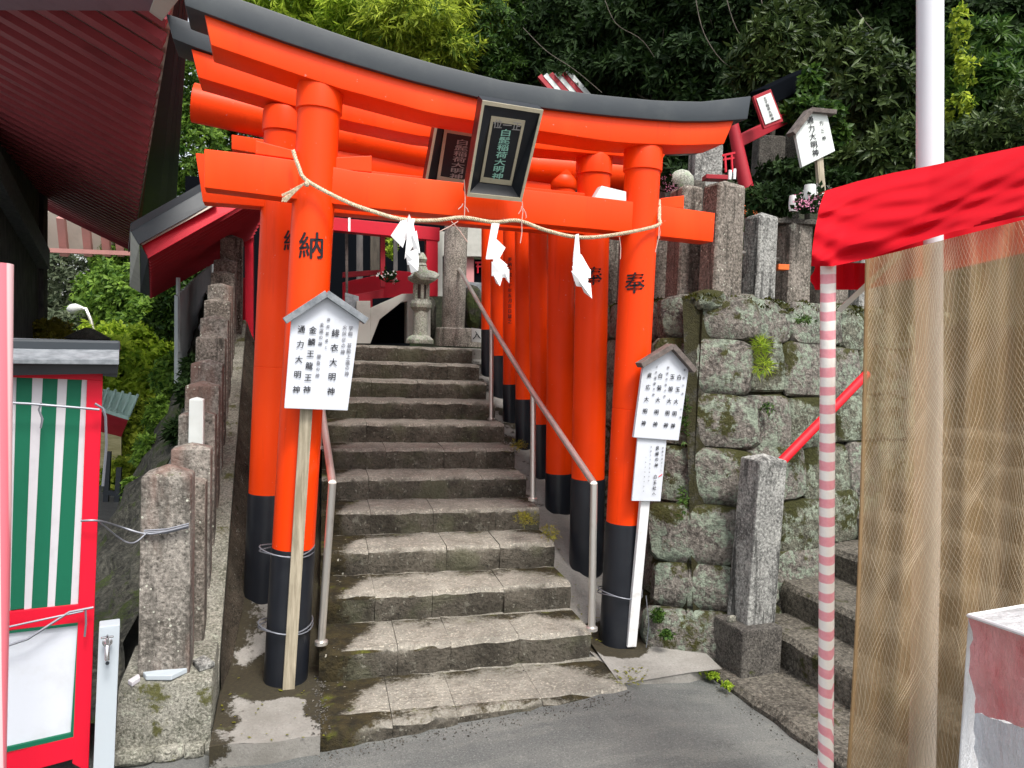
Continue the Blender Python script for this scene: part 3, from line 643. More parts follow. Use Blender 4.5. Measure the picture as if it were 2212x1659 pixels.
# rubble under the block
for i, (x0, x1, y0_, y1_) in enumerate([(245, 330, 1628, 1659), (330, 395, 1618, 1650), (395, 440, 1612, 1645), (440, 475, 1606, 1640)]):
    mb = MB(); c = onz((x0 + x1) / 2, (y0_ + y1_) / 2, -.09); pillow(mb, c + Vector((0, .04, 0)), Vector((1, 0, 0)), Vector((0, .2, 1)).normalized(), Vector((0, -1, .2)).normalized(), (x1 - x0) / 500, .07, .05, ws, .6, 10)
    tag(mb.build('rubble_stone', M['block'], smooth=True), ['leftmost flat rubble stone under the mossy block', 'round rubble stone second from the left under the mossy block', 'small rubble stone third from the left under the mossy block', 'rubble stone under the right corner of the mossy block'][i], 'stone')

# ---------------------------------------------------------------- torii gates
class Gate:
    def __init__(s, p0, ang, label):
        s.p0 = Vector((p0[0], p0[1], 0)); s.S = Vector((math.cos(ang), math.sin(ang), 0)); s.N = Vector((-math.sin(ang), math.cos(ang), 0)); s.root = None
        s.root = empty('torii_gate', (p0[0], p0[1], 0), label=label, cat='torii gate', group='vermilion torii gates over the stairs')
    def w(s, a, t, z): return s.p0 + s.S * a + s.N * t + Vector((0, 0, z))
    def sz(s, x, y, off):  # photo pixel -> (along, height) on the vertical plane 'off' behind the axis
        p = onpl(x, y, s.p0 + s.N * off, s.N) - s.p0; return p.dot(s.S), p.z
    def beam(s, name, prof_top, prof_bot, t0, t1, mat, n=28, end=.0, bevel=.006, a0=None, a1=None):
        """curved beam: top and bottom outlines (along, z) between faces t0 and t1"""
        tp = sorted(prof_top); bt = sorted(prof_bot)
        A0 = min(tp[0][0], bt[0][0]) if a0 is None else a0
        mb = MB(); rows = []
        for i in range(n + 1):
            u = i / n; ta = tp[0][0] + (tp[-1][0] - tp[0][0]) * u; ba = bt[0][0] + (bt[-1][0] - bt[0][0]) * u
            zt = np.interp(ta, [q[0] for q in tp], [q[1] for q in tp]); zb = np.interp(ba, [q[0] for q in bt], [q[1] for q in bt])
            rows += [s.w(ba, t0, zb), s.w(ba, t1, zb), s.w(ta, t1, zt), s.w(ta, t0, zt)]
        fs = [(i * 4 + k, (i + 1) * 4 + k, (i + 1) * 4 + (k + 1) % 4, i * 4 + (k + 1) % 4) for i in range(n) for k in range(4)] + [(3, 2, 1, 0), (n * 4, n * 4 + 1, n * 4 + 2, n * 4 + 3)]
        return mb.add(rows, fs).build(name, mat, s.root, smooth=True, bevel=bevel)
    def pillar(s, a0, z0, a1, z1, r, zband, ring=True, text=None, dome=False, seams=()):
        ax = (s.w(a1, 0, z1) - s.w(a0, 0, z0)); Ln = ax.length; axn = ax.normalized()
        P = lambda z: s.w(a0, 0, z0) + ax * ((z - z0) / (z1 - z0))
        mb = MB(); prof = [(r, (zband - z0) + .0)]
        zs = sorted(list(seams))
        for q in zs: prof += [(r * .995, q - z0 - .003), (r * .975, q - z0 - .0015), (r * .975, q - z0 + .0015), (r * .99, q - z0 + .003)]
        prof += [(r * .975, (z1 - z0) + .0)]
        pil = mb.lathe(s.w(a0, 0, z0), prof, 36, axn).build('pillar', M['vermilion'], s.root, smooth=True)
        mb = MB(); mb.lathe(s.w(a0, 0, z0), [(r * 1.04, -.05), (r * 1.04, zband - z0 - .012), (r * 1.02, zband - z0), (r * .9, zband - z0 + .002)], 36, axn)
        mb.build('base_sleeve', M['black'], pil, smooth=True)
        if ring:
            L1 = z1 - z0; mb = MB(); mb.lathe(s.w(a0, 0, z0), [(r * 1.0, L1 - .135), (r * 1.07, L1 - .13), (r * 1.075, L1 - .03), (r * 1.02, L1 - .005)] if not dome else [(r * 1.0, L1 - .13), (r * 1.08, L1 - .12), (r * 1.08, L1 - .07), (r * .95, L1 - .03), (r * .6, L1), (r * .1, L1 + .012)], 36, axn)
            mb.build('cap_ring', M['vermilion'], pil, smooth=True)
        if text:
            ch, zc, size, ang = text; mb = MB(); vs, fs = glyph(ch)
            c = P(zc); d0 = Vector((CAM.x - c.x, CAM.y - c.y, 0)).normalized(); a = math.atan2(d0.y, d0.x) + ang
            out = []
            for dx, dy, dr in ((-.014, 0, 1.012), (.018, .006, 1.016), (0, -.018, 1.02)):
                out = []
                for v in vs:
                    th = a + (v.x + dx) * size / r; rr2 = r * dr
                    out.append(Vector((c.x + math.cos(th) * rr2, c.y + math.sin(th) * rr2, c.z + (v.y + dy) * size * 1.05 + v.x * size * .06)))
                mb.add(out, fs).build('lettering', M['ink'], pil, fix=False)
        return pil

def px_list(g, pts, off): return [g.sz(x, y, off) for x, y in pts]
# --- front gate
g1 = Gate((-.135, 3.70), R(4.1), 'frontmost and largest vermilion gate with black curved top and hanging straw rope')
aR = g1.sz(1352, 1400, -.1)[0]
aLt, aRt = g1.sz(690, 300, 0)[0], g1.sz(1387, 400, 0)[0]
zlt = g1.sz(690, 178, -.02)[1]; zrt = g1.sz(1388, 316, -.02)[1]
g1.pillar(0.0, 0.0, aLt, zlt, .100, .655, text=('納', 2.10, .125, .0), seams=(1.42,))
g1.pillar(aR, .02, aRt, zrt, .100, .70, text=('奉', 2.03, .115, -.1), seams=(1.34,))
tpx = [(390, -45), (500, -8), (540, 5), (737, 75), (830, 105), (937, 137), (1091, 175), (1271, 202), (1421, 217), (1520, 219), (1623, 207)]
mpx = [(400, 12), (443, 28), (600, 85), (737, 130), (880, 172), (1040, 212), (1174, 233), (1300, 248), (1400, 257), (1475, 262), (1540, 262), (1615, 257)]
rpt = [(441, 28), (600, 85), (737, 130), (880, 172), (1040, 212), (1174, 233), (1300, 248), (1400, 257), (1475, 262), (1586, 259)]
rpb = [(456, 97), (634, 158), (737, 192), (937, 246), (1040, 264), (1167, 283), (1300, 303), (1350, 309), (1475, 314), (1564, 311)]
g1.beam('black_lintel_cap', px_list(g1, tpx, -.135), px_list(g1, mpx, -.135), -.135, .13, M['blackroof'])
g1.beam('curved_lintel', px_list(g1, rpt, -.11), px_list(g1, rpb, -.11), -.11, .11, M['vermilion'])
n1t = px_list(g1, [(441, 321), (634, 343), (737, 366), (1354, 433), (1545, 460)], -.06); n1b = px_list(g1, [(441, 405), (605, 425), (737, 443), (1337, 500), (1541, 523)], -.06)
g1.beam('tie_beam', n1t, n1b, -.06, .07, M['vermilion'], n=12)
for pts in ([(552, 303), (640, 326), (640, 344), (552, 332)], [(725, 340), (803, 336), (803, 372), (725, 365)], [(1428, 428), (1478, 422), (1477, 450), (1428, 446)]):
    q = [g1.w(*((lambda a: (a[0], -.035, a[1]))(g1.sz(x, y, -.035)))) for x, y in pts]
    mb = MB(); mb.prism(q, g1.N * .07); mb.build('wedge', M['vermilion'], g1.root, bevel=.003)
q = [g1.w(*((lambda a: (a[0], -.03, a[1]))(g1.sz(x, y, -.03)))) for x, y in [(1300, 401), (1353, 414), (1353, 436), (1284, 428)]]
mb = MB(); mb.prism(q, g1.N * .06); mb.build('wedge', M['whiteaged'], g1.root, bevel=.003, label='bare pale wooden wedge on the tie beam')
# name tablet
def tablet(g, corners, inner, offT, offB, text, small, tmat, name='name_tablet', depth=.07):
    q = []
    for i, (x, y) in enumerate(corners):
        off = offT if i < 2 else offB; a = g.sz(x, y, off); q.append(g.w(a[0], off, a[1]))
    qi = []
    for i, (x, y) in enumerate(inner):
        off = (offT if i < 2 else offB) + depth * .55; a = g.sz(x, y, off); qi.append(g.w(a[0], off, a[1]))
    n = (q[1] - q[0]).cross(q[3] - q[0]).normalized()
    if n.dot(CAM - q[0]) < 0: n = -n
    # funnel frame from the outer rim back to the recessed panel
    mb = MB()
    mb.add(q + qi, [(0, 1, 5, 4), (1, 2, 6, 5), (2, 3, 7, 6), (3, 0, 4, 7)])
    mb.add([p - n * .0 for p in q] + [p - n * .09 for p in q], [(0, 1, 5, 4), (1, 2, 6, 5), (2, 3, 7, 6), (3, 0, 4, 7), (4, 5, 6, 7)])
    fr_ = mb.build(name, M['black'], g.root, bevel=0)
    def rim(poly, w, mat, nm, up=.004):
        mb = MB(); c = sum(poly, Vector()) / 4
        for i in range(4):
            a, b_ = poly[i], poly[(i + 1) % 4]; ain = a.lerp(c, w / (a - c).length * 1.3); bin_ = b_.lerp(c, w / (b_ - c).length * 1.3)
            mb.hexa([a, b_, bin_, ain], [p + n * (up + .004) for p in (a, b_, bin_, ain)])
        mb.build(nm, mat, fr_)
    rim(q, .016, M['gold'], 'gilt_rim'); rim(qi, .022, M['gold'], 'gilt_inner_rim', .004)
    mb = MB(); mb.add([p + n * .002 for p in qi], [(0, 1, 2, 3)]); mb.build('panel', M['black'], fr_, fix=False)
    mb = MB(); column(mb, qi, text, .5, .15, .93, (qi[1] - qi[0]).length * .36, n, .008)
    mb.build('lettering', tmat, fr_, fix=False)
    if small:
        mb = MB(); Yv = (qi[0] - qi[3]).normalized(); Xv = (qi[1] - qi[0]).normalized()
        for i, ch in enumerate(small): put(mb, ch, bilinear(qi, .22 + .28 * i, .095) + n * .008, Xv, Yv, .045, .045)
        mb.build('small_lettering', M['greyletter'], fr_, fix=False, kind='stuff')
    return fr_
tablet(g1, [(1042, 216), (1173, 237), (1126, 435), (1008, 423)], [(1061, 250), (1134, 260), (1104, 400), (1036, 392)], -.42, -.20, '白髭稲荷大明神', '位一正', M['jade'])

# --- second gate
g2 = Gate((-.29, 4.36), R(3.5), 'second vermilion gate, close behind the frontmost one, with its own black tablet')
aR2 = g2.sz(1280, 1240, -.1)[0]; zlt = g2.sz(612, 236, 0)[1]; zrt = g2.sz(1283, 333, 0)[1]
g2.pillar(0, .17, g2.sz(613, 300, 0)[0], zlt, .105, .79, text=('納', 2.20, .115, .75), seams=(1.5,))
g2.pillar(aR2, .18, g2.sz(1281, 400, 0)[0], zrt, .107, .83, text=('奉', 2.12, .115, .1), seams=())
k2t = [(358, 28), (445, 60), (700, 150), (1000, 215), (1290, 262), (1500, 280), (1560, 276)]; k2b = [(373, 83), (447, 112), (700, 190), (1000, 250), (1290, 300), (1500, 318), (1550, 314)]
g2.beam('black_lintel_cap', px_list(g2, k2t, -.13), px_list(g2, k2b, -.13), -.13, .13, M['blackroof'])
s2t = [(413, 105), (640, 175), (737, 208), (900, 246), (1180, 290), (1450, 315)]; s2b = [(428, 167), (640, 230), (737, 258), (900, 293), (1180, 323), (1430, 345)]
g2.beam('curved_lintel', px_list(g2, s2t, -.11), px_list(g2, s2b, -.11), -.11, .11, M['vermilion'])
n2t = px_list(g2, [(422, 330), (1420, 433)], -.06); n2b = px_list(g2, [(438, 436), (590, 448), (1345, 513), (1410, 519)], -.06)
g2.beam('tie_beam', n2t, n2b, -.06, .07, M['vermilion'], n=12)
tablet(g2, [(941, 262), (1060, 282), (1030, 412), (917, 395)], [(960, 276), (1045, 290), (1020, 400), (943, 388)], -.34, -.2, '白髭稲荷大明神', None, M['greyletter'])

# --- third gate: round log lintel, domed pillar tops
g3 = Gate((-.22, 5.02), R(2), 'third gate with a thick round log as its top beam, behind the second gate')
aR3 = g3.sz(1216, 1115, -.08)[0]
g3.pillar(0, .42, .03, 2.86, .088, 1.0); g3.pillar(aR3, .44, g3.sz(1211, 450, 0)[0], g3.sz(1211, 371, 0)[1], .099, .76, dome=True)
pts = [g3.w(*((lambda a: (a[0], .02, a[1]))(g3.sz(x, y, .02)))) for x, y in [(418, 222), (600, 262), (740, 297), (900, 330), (1152, 364), (1340, 378), (1380, 380)]]
mb = MB(); mb.tube(pts, .118, 28); mb.build('log_lintel', M['vermilion'], g3.root, smooth=True)
g3.beam('tie_beam', px_list(g3, [(500, 290), (1240, 405)], -.04), px_list(g3, [(500, 322), (1240, 445)], -.04), -.04, .05, M['vermilion'], n=6)
# --- the smaller gates up the stairs
names = ['fourth gate up the stairs, slim pillars, just behind the domed one', 'fifth gate up the stairs, slim pillars beside the middle handrail post', 'sixth gate up the stairs, its right pillar carries a thin column of black writing',
         'seventh gate up the stairs, seen between the sixth and the last', 'last and smallest gate at the top of the row beside the landing']
for i, (xb, yb, yband, wpx, Y, X_, zb, zn) in enumerate([(1172, 1045, 915, 38, 5.5, 1.70, .63, 1.07), (1133, 965, 862, 32, 5.9, 1.67, .84, 1.24), (1101, 925, 830, 26, 6.3, 1.62, .95, 1.33), (1077, 870, 768, 30, 6.75, 1.61, 1.13, 1.57), (1052, 805, 712, 22, 7.2, 1.60, 1.38, 1.82)]):
    g = Gate((-.13, Y), 0, names[i]); r = wpx / 1600 * Y * .57; top = 2.6 + (Y - 5.5) * .17 + .06
    pb_ = ony(xb, yb, Y); zbnd = ony(xb, yband, Y).z; a = pb_.x + .13
    g.pillar(0, pb_.z, .0, top, r, zbnd, ring=False)
    xm = (1163, 1130, 1101, 1076, 1052)[i]; a = ony((xb + xm) / 2, yb, Y).x + .13; am = ony(xm, 600, Y); atop = a + (am.x + .13 - a) * (top - pb_.z) / (am.z - pb_.z)
    p = g.pillar(a, pb_.z, atop, top, r, zbnd, ring=False)
    lo = top + .0
    g.beam('curved_lintel', [(-.25, lo + .13), (.85, lo + .1), (a + .3, lo + .13)], [(-.23, lo + .04), (.85, lo + .01), (a + .28, lo + .04)], -.06, .06, M['vermilion'], n=12)
    g.beam('black_lintel_cap', [(-.3, lo + .19), (.85, lo + .15), (a + .35, lo + .19)], [(-.27, lo + .135), (.85, lo + .105), (a + .32, lo + .135)], -.08, .08, M['black'], n=12)
    if i == 2:
        mb = MB(); Xv = Vector((math.cos(-.25), math.sin(-.25), 0)); txt = '奉納平成二十年五月吉日建之'
        for k, ch in enumerate(txt):
            c = ony(1101, 560 + k * 11.2, Y - r * 1.03); put(mb, ch, c + Vector((0, -.004, 0)), Xv, Vector((0, 0, 1)), .036, .036)
        mb.build('lettering', M['ink'], p, fix=False)

# ---------------------------------------------------------------- handrails
def rail(name, pts, posts, label):
    o = empty(name, posts[0][0], label=label, cat='handrail', group='steel handrails of the stairs')
    mb = MB(); mb.tube(pts, .019, 10); mb.build('rail', M['steel'], o, smooth=True)
    for a, b_ in posts:
        mb = MB(); mb.tube([a, b_], .019, 10); mb.build('rail_post', M['steel'], o, smooth=True)
        mb = MB(); mb.lathe(Vector(a), [(.032, -.01), (.032, .006), (.02, .012)], 12); mb.build('post_flange', M['steel'], o, smooth=True)
def P(x, y, Y): return ony(x, y, Y)
rR = [P(1283, 1045, 3.62), P(1152, 850, 4.82), P(1062, 703, 6.15), P(990, 578, 7.9)]
rail('handrail', rR, [(P(1278, 1357, 3.58), rR[0]), (P(1151, 1078, 4.75), rR[1]), (P(1061, 905, 6.1), rR[2]), (P(981, 742, 7.85), rR[3])], 'steel handrail climbing beside the right pillars of the gates')
rL = [P(718, 1043, 3.55), P(696, 890, 4.35), Vector((.0, 5.8, 1.87)), Vector((-.02, 7.3, 2.5))]
rail('handrail', rL, [(P(694, 1387, 3.66), rL[0]), (Vector((.0, 5.4, .9)), Vector((.0, 5.4, 1.72)))], 'steel handrail on the left of the stairs, half hidden by the white sign')

# ---------------------------------------------------------------- signs
def housesign(root, q5, n, mat, roofm, thick, roof_over, roofw, name='board'):
    """q5: BL, BR, R shoulder, apex, L shoulder"""
    mb = MB(); mb.prism(q5, -n * thick); b_ = mb.build(name, mat, root, bevel=.003)
    a, l, r_ = q5[3], q5[4], q5[2]
    for s, e in ((a, l), (a, r_)):
        d = (e - s).normalized(); p0_, p1 = s + Vector((0, 0, .012)), e + d * roof_over + Vector((0, 0, .012))
        mb = MB(); mb.bar(p0_ - n * (thick / 2 - .012), p1 - n * (thick / 2 - .012), thick + .05, roofw, up=(d.cross(n)) if abs(d.z) > 2 else (0, 0, 1)); mb.build('roof_slat', roofm, root, bevel=.002)
    return b_
def signpts(pts, d): return [at(x, y, d) for x, y in pts]
def nrm(q):
    n = (q[1] - q[0]).cross(q[-1] - q[0]).normalized(); return n if n.dot(CAM - q[0]) > 0 else -n
def flatten(q):     # make points coplanar on the plane of the first three
    n = (q[1] - q[0]).cross(q[2] - q[0]).normalized(); return [p - n * (p - q[0]).dot(n) for p in q]
# left sign
sL = empty('wooden_sign', onz(622, 1500, 0), label='large white house-shaped notice board on a weathered stake tied to the left front pillar', cat='sign board')
P1 = Vector((0, 3.50, 0)); NP = Vector((math.sin(R(4)), -math.cos(R(4)), 0))
SP = lambda x, y: onpl(x, y, P1, NP)
q5 = [SP(614, 882), SP(751, 887), SP(777, 690), SP(705, 640), SP(629, 690)]
housesign(sL, q5, NP, M['white'], M['greymetal'], .022, .035, .03)
mb = MB(); s0, s1 = onpl(622, 1505, Vector((0, 3.60, 0)), NP), onpl(668, 880, Vector((0, 3.545, 0)), NP); mb.bar(s0, s1 + Vector((0, 0, .3)), .055, .03, up=NP); mb.build('stake', M['oldwood'], sL, bevel=.003)
qq = [SP(628, 700), SP(776, 700), SP(751, 884), SP(615, 881)]
def sc_(x): return (640 + x / 4.88) * .92167, None
def SC(x, y): return ((640 + x / 4.879) * .92167, (640 + y / 4.879) * .92167)
def textline(mb, txt, a, b_, cw, plane, rise=.005):
    p0_, p1 = plane(*a), plane(*b_); Yv = (p0_ - p1).normalized(); Xv = NP.cross(Yv).normalized()
    Xv = -Xv if Xv.dot(RT) < 0 else Xv
    k = len(txt); step = (p1 - p0_).length / max(1, k - 1)
    for i, ch in enumerate(txt):
        if ch == ' ': continue
        put(mb, ch, p0_.lerp(p1, i / max(1, k - 1)) + NP * rise, Xv, Vector((0, 0, 1)) * 1.0 if False else Yv, cw, min(cw * 1.05, step * .95) if k > 1 else cw)
mb = MB()
textline(mb, '通力大明神', SC(325, 640), SC(265, 1330), .034, SP); textline(mb, '金鱗王龍王神', SC(455, 650), SC(385, 1330), .034, SP); textline(mb, '緋衣大明神', SC(715, 685), SC(660, 1350), .036, SP)
mb.build('lettering', M['ink'], sL, fix=False, kind='stuff')
mb = MB()
textline(mb, '金運の神 勝負の神', SC(558, 590), SC(505, 1170), .019, SP); textline(mb, '商売繁昌と', SC(635, 530), SC(605, 850), .015, SP)
textline(mb, '火伏せの神', SC(820, 620), SC(795, 900), .021, SP); textline(mb, '学問 芸能上達の神', SC(890, 630), SC(840, 1150), .021, SP)
mb.build('small_lettering', M['inkgrey'], sL, fix=False, kind='stuff')
def tiering(g, pxL, pxR, y, r, parent, n=2, a=0.0, z=None):
    for k in range(n):
        zz_ = z + .011 * k; c = g.w(a, 0, zz_); mb = MB()
        pts = [c + Vector((math.cos(t) * r, math.sin(t) * r, .012 * math.sin(t * 2 + k))) for t in [2 * math.pi * i / 28 for i in range(29)]]
        mb.tube(pts, .0035, 5, cap=False); mb.build('tie_wire', M['wirem'], parent, smooth=True)
for zz_ in (.64, .27):
    tiering(g1, 0, 0, 0, .128, sL, 2, -.005, zz_)
# right sign
sR = empty('wooden_sign', onz(1360, 1410, 0), label='smaller white notice board with a narrow second board below, tied to right pillar', cat='sign board')
P2 = Vector((0, 3.56, 0)); NQ = Vector((.05, -1, 0)).normalized()
SQ = lambda x, y: onpl(x, y, P2, NQ)
q5 = [SQ(1369, 945), SQ(1466, 952), SQ(1488, 797), SQ(1448, 752), SQ(1390, 788)]
housesign(sR, q5, NQ, M['white'], M['brownwood'], .022, .03, .028)
q4 = [onpl(x, y, P2 + Vector((0, .015, 0)), NQ) for x, y in [(1378, 944), (1440, 950), (1427, 1083), (1365, 1082)]]
mb = MB(); mb.prism(q4, -NQ * .012); mb.build('lower_board', M['white'], sR, bevel=.002)
mb = MB(); s0, s1 = onpl(1363, 1396, Vector((0, 3.64, 0)), NQ), onpl(1400, 1000, Vector((0, 3.60, 0)), NQ); mb.bar(s0, s1, .055, .025, up=NQ); mb.build('stake', M['whitewood'], sR, bevel=.003)
def SD(x, y): return ((1460 + x / 4.045) * .92167, (780 + y / 4.045) * .92167)
NP_save = NP; NP = NQ
mb = MB()
textline(mb, '貞広大明神', SD(248, 400), SD(192, 855), .028, SQ); textline(mb, '白菊大明神', SD(352, 405), SD(303, 865), .028, SQ)
textline(mb, '玉姫大明神', SD(465, 415), SD(403, 875), .028, SQ); textline(mb, '白玉大明神', SD(530, 420), SD(470, 880), .028, SQ)
SQ2 = lambda x, y: onpl(x, y, P2 + Vector((0, .015, 0)), NQ)
textline(mb, '良縁の神 白玉社へ', SD(325, 1090), SD(290, 1525), .022, SQ2)
mb.build('lettering', M['ink'], sR, fix=False, kind='stuff')
mb = MB()
textline(mb, '土木建築の神', SD(318, 320), SD(285, 585), .014, SQ); textline(mb, '開運厄除の神', SD(425, 330), SD(390, 600), .013, SQ); textline(mb, '福徳円満 の神', SD(580, 350), SD(540, 800), .012, SQ)
textline(mb, '良縁のほどこし', SD(375, 1090), SD(360, 1300), .011, SQ2); textline(mb, 'お参りされるかたは', SD(265, 1080), SD(240, 1400), .009, SQ2); textline(mb, 'この上にあります', SD(215, 1180), SD(190, 1500), .008, SQ2)
mb.build('small_lettering', M['inkgrey'], sR, fix=False, kind='stuff')
mb = MB(); a, b_ = SQ2(*SD(335, 1365)), SQ2(*SD(370, 1340)); mb.bar(a + NQ * .004, b_ + NQ * .004, .004, .001, up=NQ); mb.build('red_mark', M['redframe'], sR)
NP = NP_save
tiering(g1, 0, 0, 0, .125, sR, 2, aR, .30); 
mb = MB(); mb.tube([g1.w(aR + .1, -.12, .31), g1.w(aR + .12, -.13, .15), g1.w(aR + .11, -.13, .02)], .003, 5); mb.build('tie_wire', M['wirem'], sR)

# ---------------------------------------------------------------- straw rope, paper streamers
rp = [(633, 325), (645, 360), (663, 390), (740, 432), (800, 455), (870, 474), (940, 476), (1000, 470), (1065, 480), (1120, 477), (1180, 498), (1252, 513), (1330, 507), (1418, 488), (1424, 470), (1424, 433)]
roff = [-.115, -.13, -.14, -.16, -.17, -.18, -.18, -.18, -.18, -.18, -.18, -.17, -.16, -.12, -.09, -.03]
RP = [g1.w(*((lambda a: (a[0], o, a[1]))(g1.sz(x, y, o)))) for (x, y), o in zip(rp, roff)]
def dense(pts, k=8):
    out = []
    for i in range(len(pts) - 1):
        p0_, p1, p2, p3 = pts[max(0, i - 1)], pts[i], pts[i + 1], pts[min(len(pts) - 1, i + 2)]
        for j in range(k):
            t = j / k; out.append(.5 * ((2 * p1) + (p2 - p0_) * t + (2 * p0_ - 5 * p1 + 4 * p2 - p3) * t * t + (3 * p1 - p0_ - 3 * p2 + p3) * t ** 3))
    return out + [pts[-1]]
def twisted(mb, pts, r, strands=3, pitch=.035, n=5):
    acc = [0]; 
    for i in range(1, len(pts)): acc.append(acc[-1] + (pts[i] - pts[i - 1]).length)
    L_ = acc[-1]; m = int(L_ / .006); P_ = []
    for i in range(m + 1):
        s = L_ * i / m; j = min(len(acc) - 2, max(0, int(np.searchsorted(acc, s)) - 1)); t = (s - acc[j]) / max(1e-6, acc[j + 1] - acc[j]); P_.append((pts[j].lerp(pts[j + 1], t), s))
    for k in range(strands):
        q = []
        for i, (p, s) in enumerate(P_):
            d = (P_[min(i + 1, m)][0] - P_[max(i - 1, 0)][0]).normalized(); X = d.cross(Vector((0, 1, .2))).normalized(); Y = d.cross(X); a = 2 * math.pi * (s / pitch + k / strands); q.append(p + (X * math.cos(a) + Y * math.sin(a)) * r)
        mb.tube(q, r * .95, n)
rope = empty('straw_rope', RP[0], label='twisted straw rope slung between the two front pillars', cat='rope')
mb = MB(); twisted(mb, dense(RP), .0055); mb.build('rope_strands', M['rope'], rope, smooth=True)
mb = MB(); kc = g1.w(*((lambda a: (a[0], -.14, a[1]))(g1.sz(662, 393, -.14))))
for i in range(26):
    e = g1.w(*((lambda a: (a[0], -.13, a[1]))(g1.sz(612 + rnd.uniform(-4, 8), 428 + rnd.uniform(-8, 9), -.13)))); m_ = kc.lerp(e, .5) + Vector((0, 0, rnd.uniform(-.008, .006))); mb.tube([kc, m_, e], .0022, 4)
mb.lathe(kc - Vector((0, 0, .01)), [(.004, -.012), (.013, -.004), (.014, .006), (.005, .015)], 8, (1, 0, .4)); mb.build('knot_tassel', M['rope'], rope)
mb = MB()
for (x0, y0_, x1, y1_) in [(1003, 388, 1003, 470), (1128, 435, 1127, 480), (990, 478, 950, 500), (975, 478, 1010, 523), (1000, 440, 990, 452), (1003, 445, 1012, 458), (1127, 445, 1120, 462), (1130, 450, 1137, 470), (1127, 480, 1124, 525), (1424, 488, 1424, 515), (1424, 488, 1416, 545), (1338, 512, 1340, 560)]:
    f = lambda x, y: g1.w(*((lambda a: (a[0], -.2, a[1]))(g1.sz(x, y, -.2)))); mb.tube([f(x0, y0_), f((x0 + x1) / 2 + 2, (y0_ + y1_) / 2), f(x1, y1_)], .0022, 4)
mb.build('tie_string', M['string'], rope)
def shide(poly_list, label, off=-.2):
    f = lambda x, y, o: g1.w(*((lambda a: (a[0], o, a[1]))(g1.sz(x, y, o))))
    e = empty('paper_streamer', f(*poly_list[0][0], off), label=label, cat='paper streamer', group='white zigzag paper streamers on the rope')
    for i, pl in enumerate(poly_list):
        o = off - .008 * i; q = [f(x, y, o + (.012 if j % 2 else -.006)) for j, (x, y) in enumerate(pl)]
        mb = MB(); n = (q[1] - q[0]).cross(q[2] - q[0]).normalized(); mb.add(q, [tuple(range(len(q)))] if len(q) < 4 else [(0, 1, 2), (0, 2, 3)]); mb.add([p + g1.N * .0012 for p in q], [(2, 1, 0), (3, 2, 0)] if len(q) > 3 else [(2, 1, 0)]); mb.build('paper_fold', M['paper'], e, fix=False)
shide([[(868, 476), (897, 472), (888, 505), (862, 534)], [(866, 476), (844, 509), (870, 535), (882, 500)], [(880, 500), (893, 482), (900, 520), (874, 560)], [(890, 505), (900, 498), (908, 548), (893, 540)], [(876, 545), (903, 538), (905, 575), (880, 572)], [(882, 565), (905, 560), (903, 585), (888, 590)], [(884, 462), (891, 480), (880, 484), (878, 476)]], 'left white paper streamer, widest, hanging over the stone lantern')
shide([[(1062, 482), (1079, 483), (1070, 525), (1049, 560)], [(1068, 512), (1092, 535), (1078, 560), (1050, 560)], [(1068, 548), (1096, 572), (1090, 592), (1062, 578)], [(1062, 565), (1098, 578), (1092, 600), (1062, 596)], [(1064, 590), (1088, 590), (1080, 618), (1072, 612)], [(1088, 580), (1100, 582), (1100, 612), (1093, 604)]], 'middle white paper streamer hanging before the small gates')
shide([[(1243, 507), (1250, 505), (1254, 560), (1237, 566)], [(1240, 545), (1256, 550), (1276, 585), (1236, 590)], [(1236, 575), (1276, 582), (1276, 600), (1240, 608)], [(1234, 585), (1272, 596), (1268, 622), (1245, 618)], [(1250, 605), (1276, 612), (1279, 645), (1262, 632)]], 'right white paper streamer hanging near the right front pillar')

# ---------------------------------------------------------------- shrine on the landing
sh = empty('shrine_front', (.5, 8.2, 1.62), label='crimson timber shrine front on the landing, open to a dark altar', cat='shrine')
Y8 = 8.3
def quadY(pts, Y, th, name, mat, par, bevel=.004, **kw):
    mb = MB(); mb.prism([ony(x, y, Y) for x, y in pts], (0, th, 0)); return mb.build(name, mat, par, bevel=bevel, **kw)
quadY([(528, 455), (728, 470), (950, 492), (950, 520), (728, 498), (528, 483)], Y8, .16, 'front_beam', M['crimson'], sh)
quadY([(528, 475), (546, 477), (546, 740), (530, 740)], Y8 + .01, .14, 'front_post', M['crimson'], sh)
quadY([(921, 515), (946, 517), (946, 640), (921, 640)], Y8 + .01, .14, 'front_post', M['crimson'], sh)
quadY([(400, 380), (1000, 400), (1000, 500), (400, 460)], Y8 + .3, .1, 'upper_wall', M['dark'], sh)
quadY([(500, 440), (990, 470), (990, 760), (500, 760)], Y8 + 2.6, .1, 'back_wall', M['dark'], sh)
quadY([(740, 610), (860, 585), (925, 590), (925, 650), (740, 680)], Y8 + .9, .05, 'altar_cloth', M['crimson'], sh)
quadY([(822, 500), (832, 500), (832, 620), (822, 620)], Y8 + .5, .05, 'inner_post', M['reddark'], sh)
quadY([(745, 482), (752, 482), (752, 640), (747, 640)], Y8 + .5, .05, 'inner_post', M['brownwood'], sh)
for k_, (x_, w_, m_n) in enumerate([(770, 14, 'darkwood'), (800, 20, 'bark'), (850, 9, 'darkwood'), (880, 22, 'darkwood')]):
    quadY([(x_, 485), (x_ + w_, 485), (x_ + w_, 640), (x_, 640)], Y8 + 1.2 + .1 * k_, .06, 'inner_post', M[m_n], sh)
quadY([(740, 588), (830, 582), (830, 592), (740, 600)], Y8 + .7, .05, 'inner_rail', M['reddark'], sh)
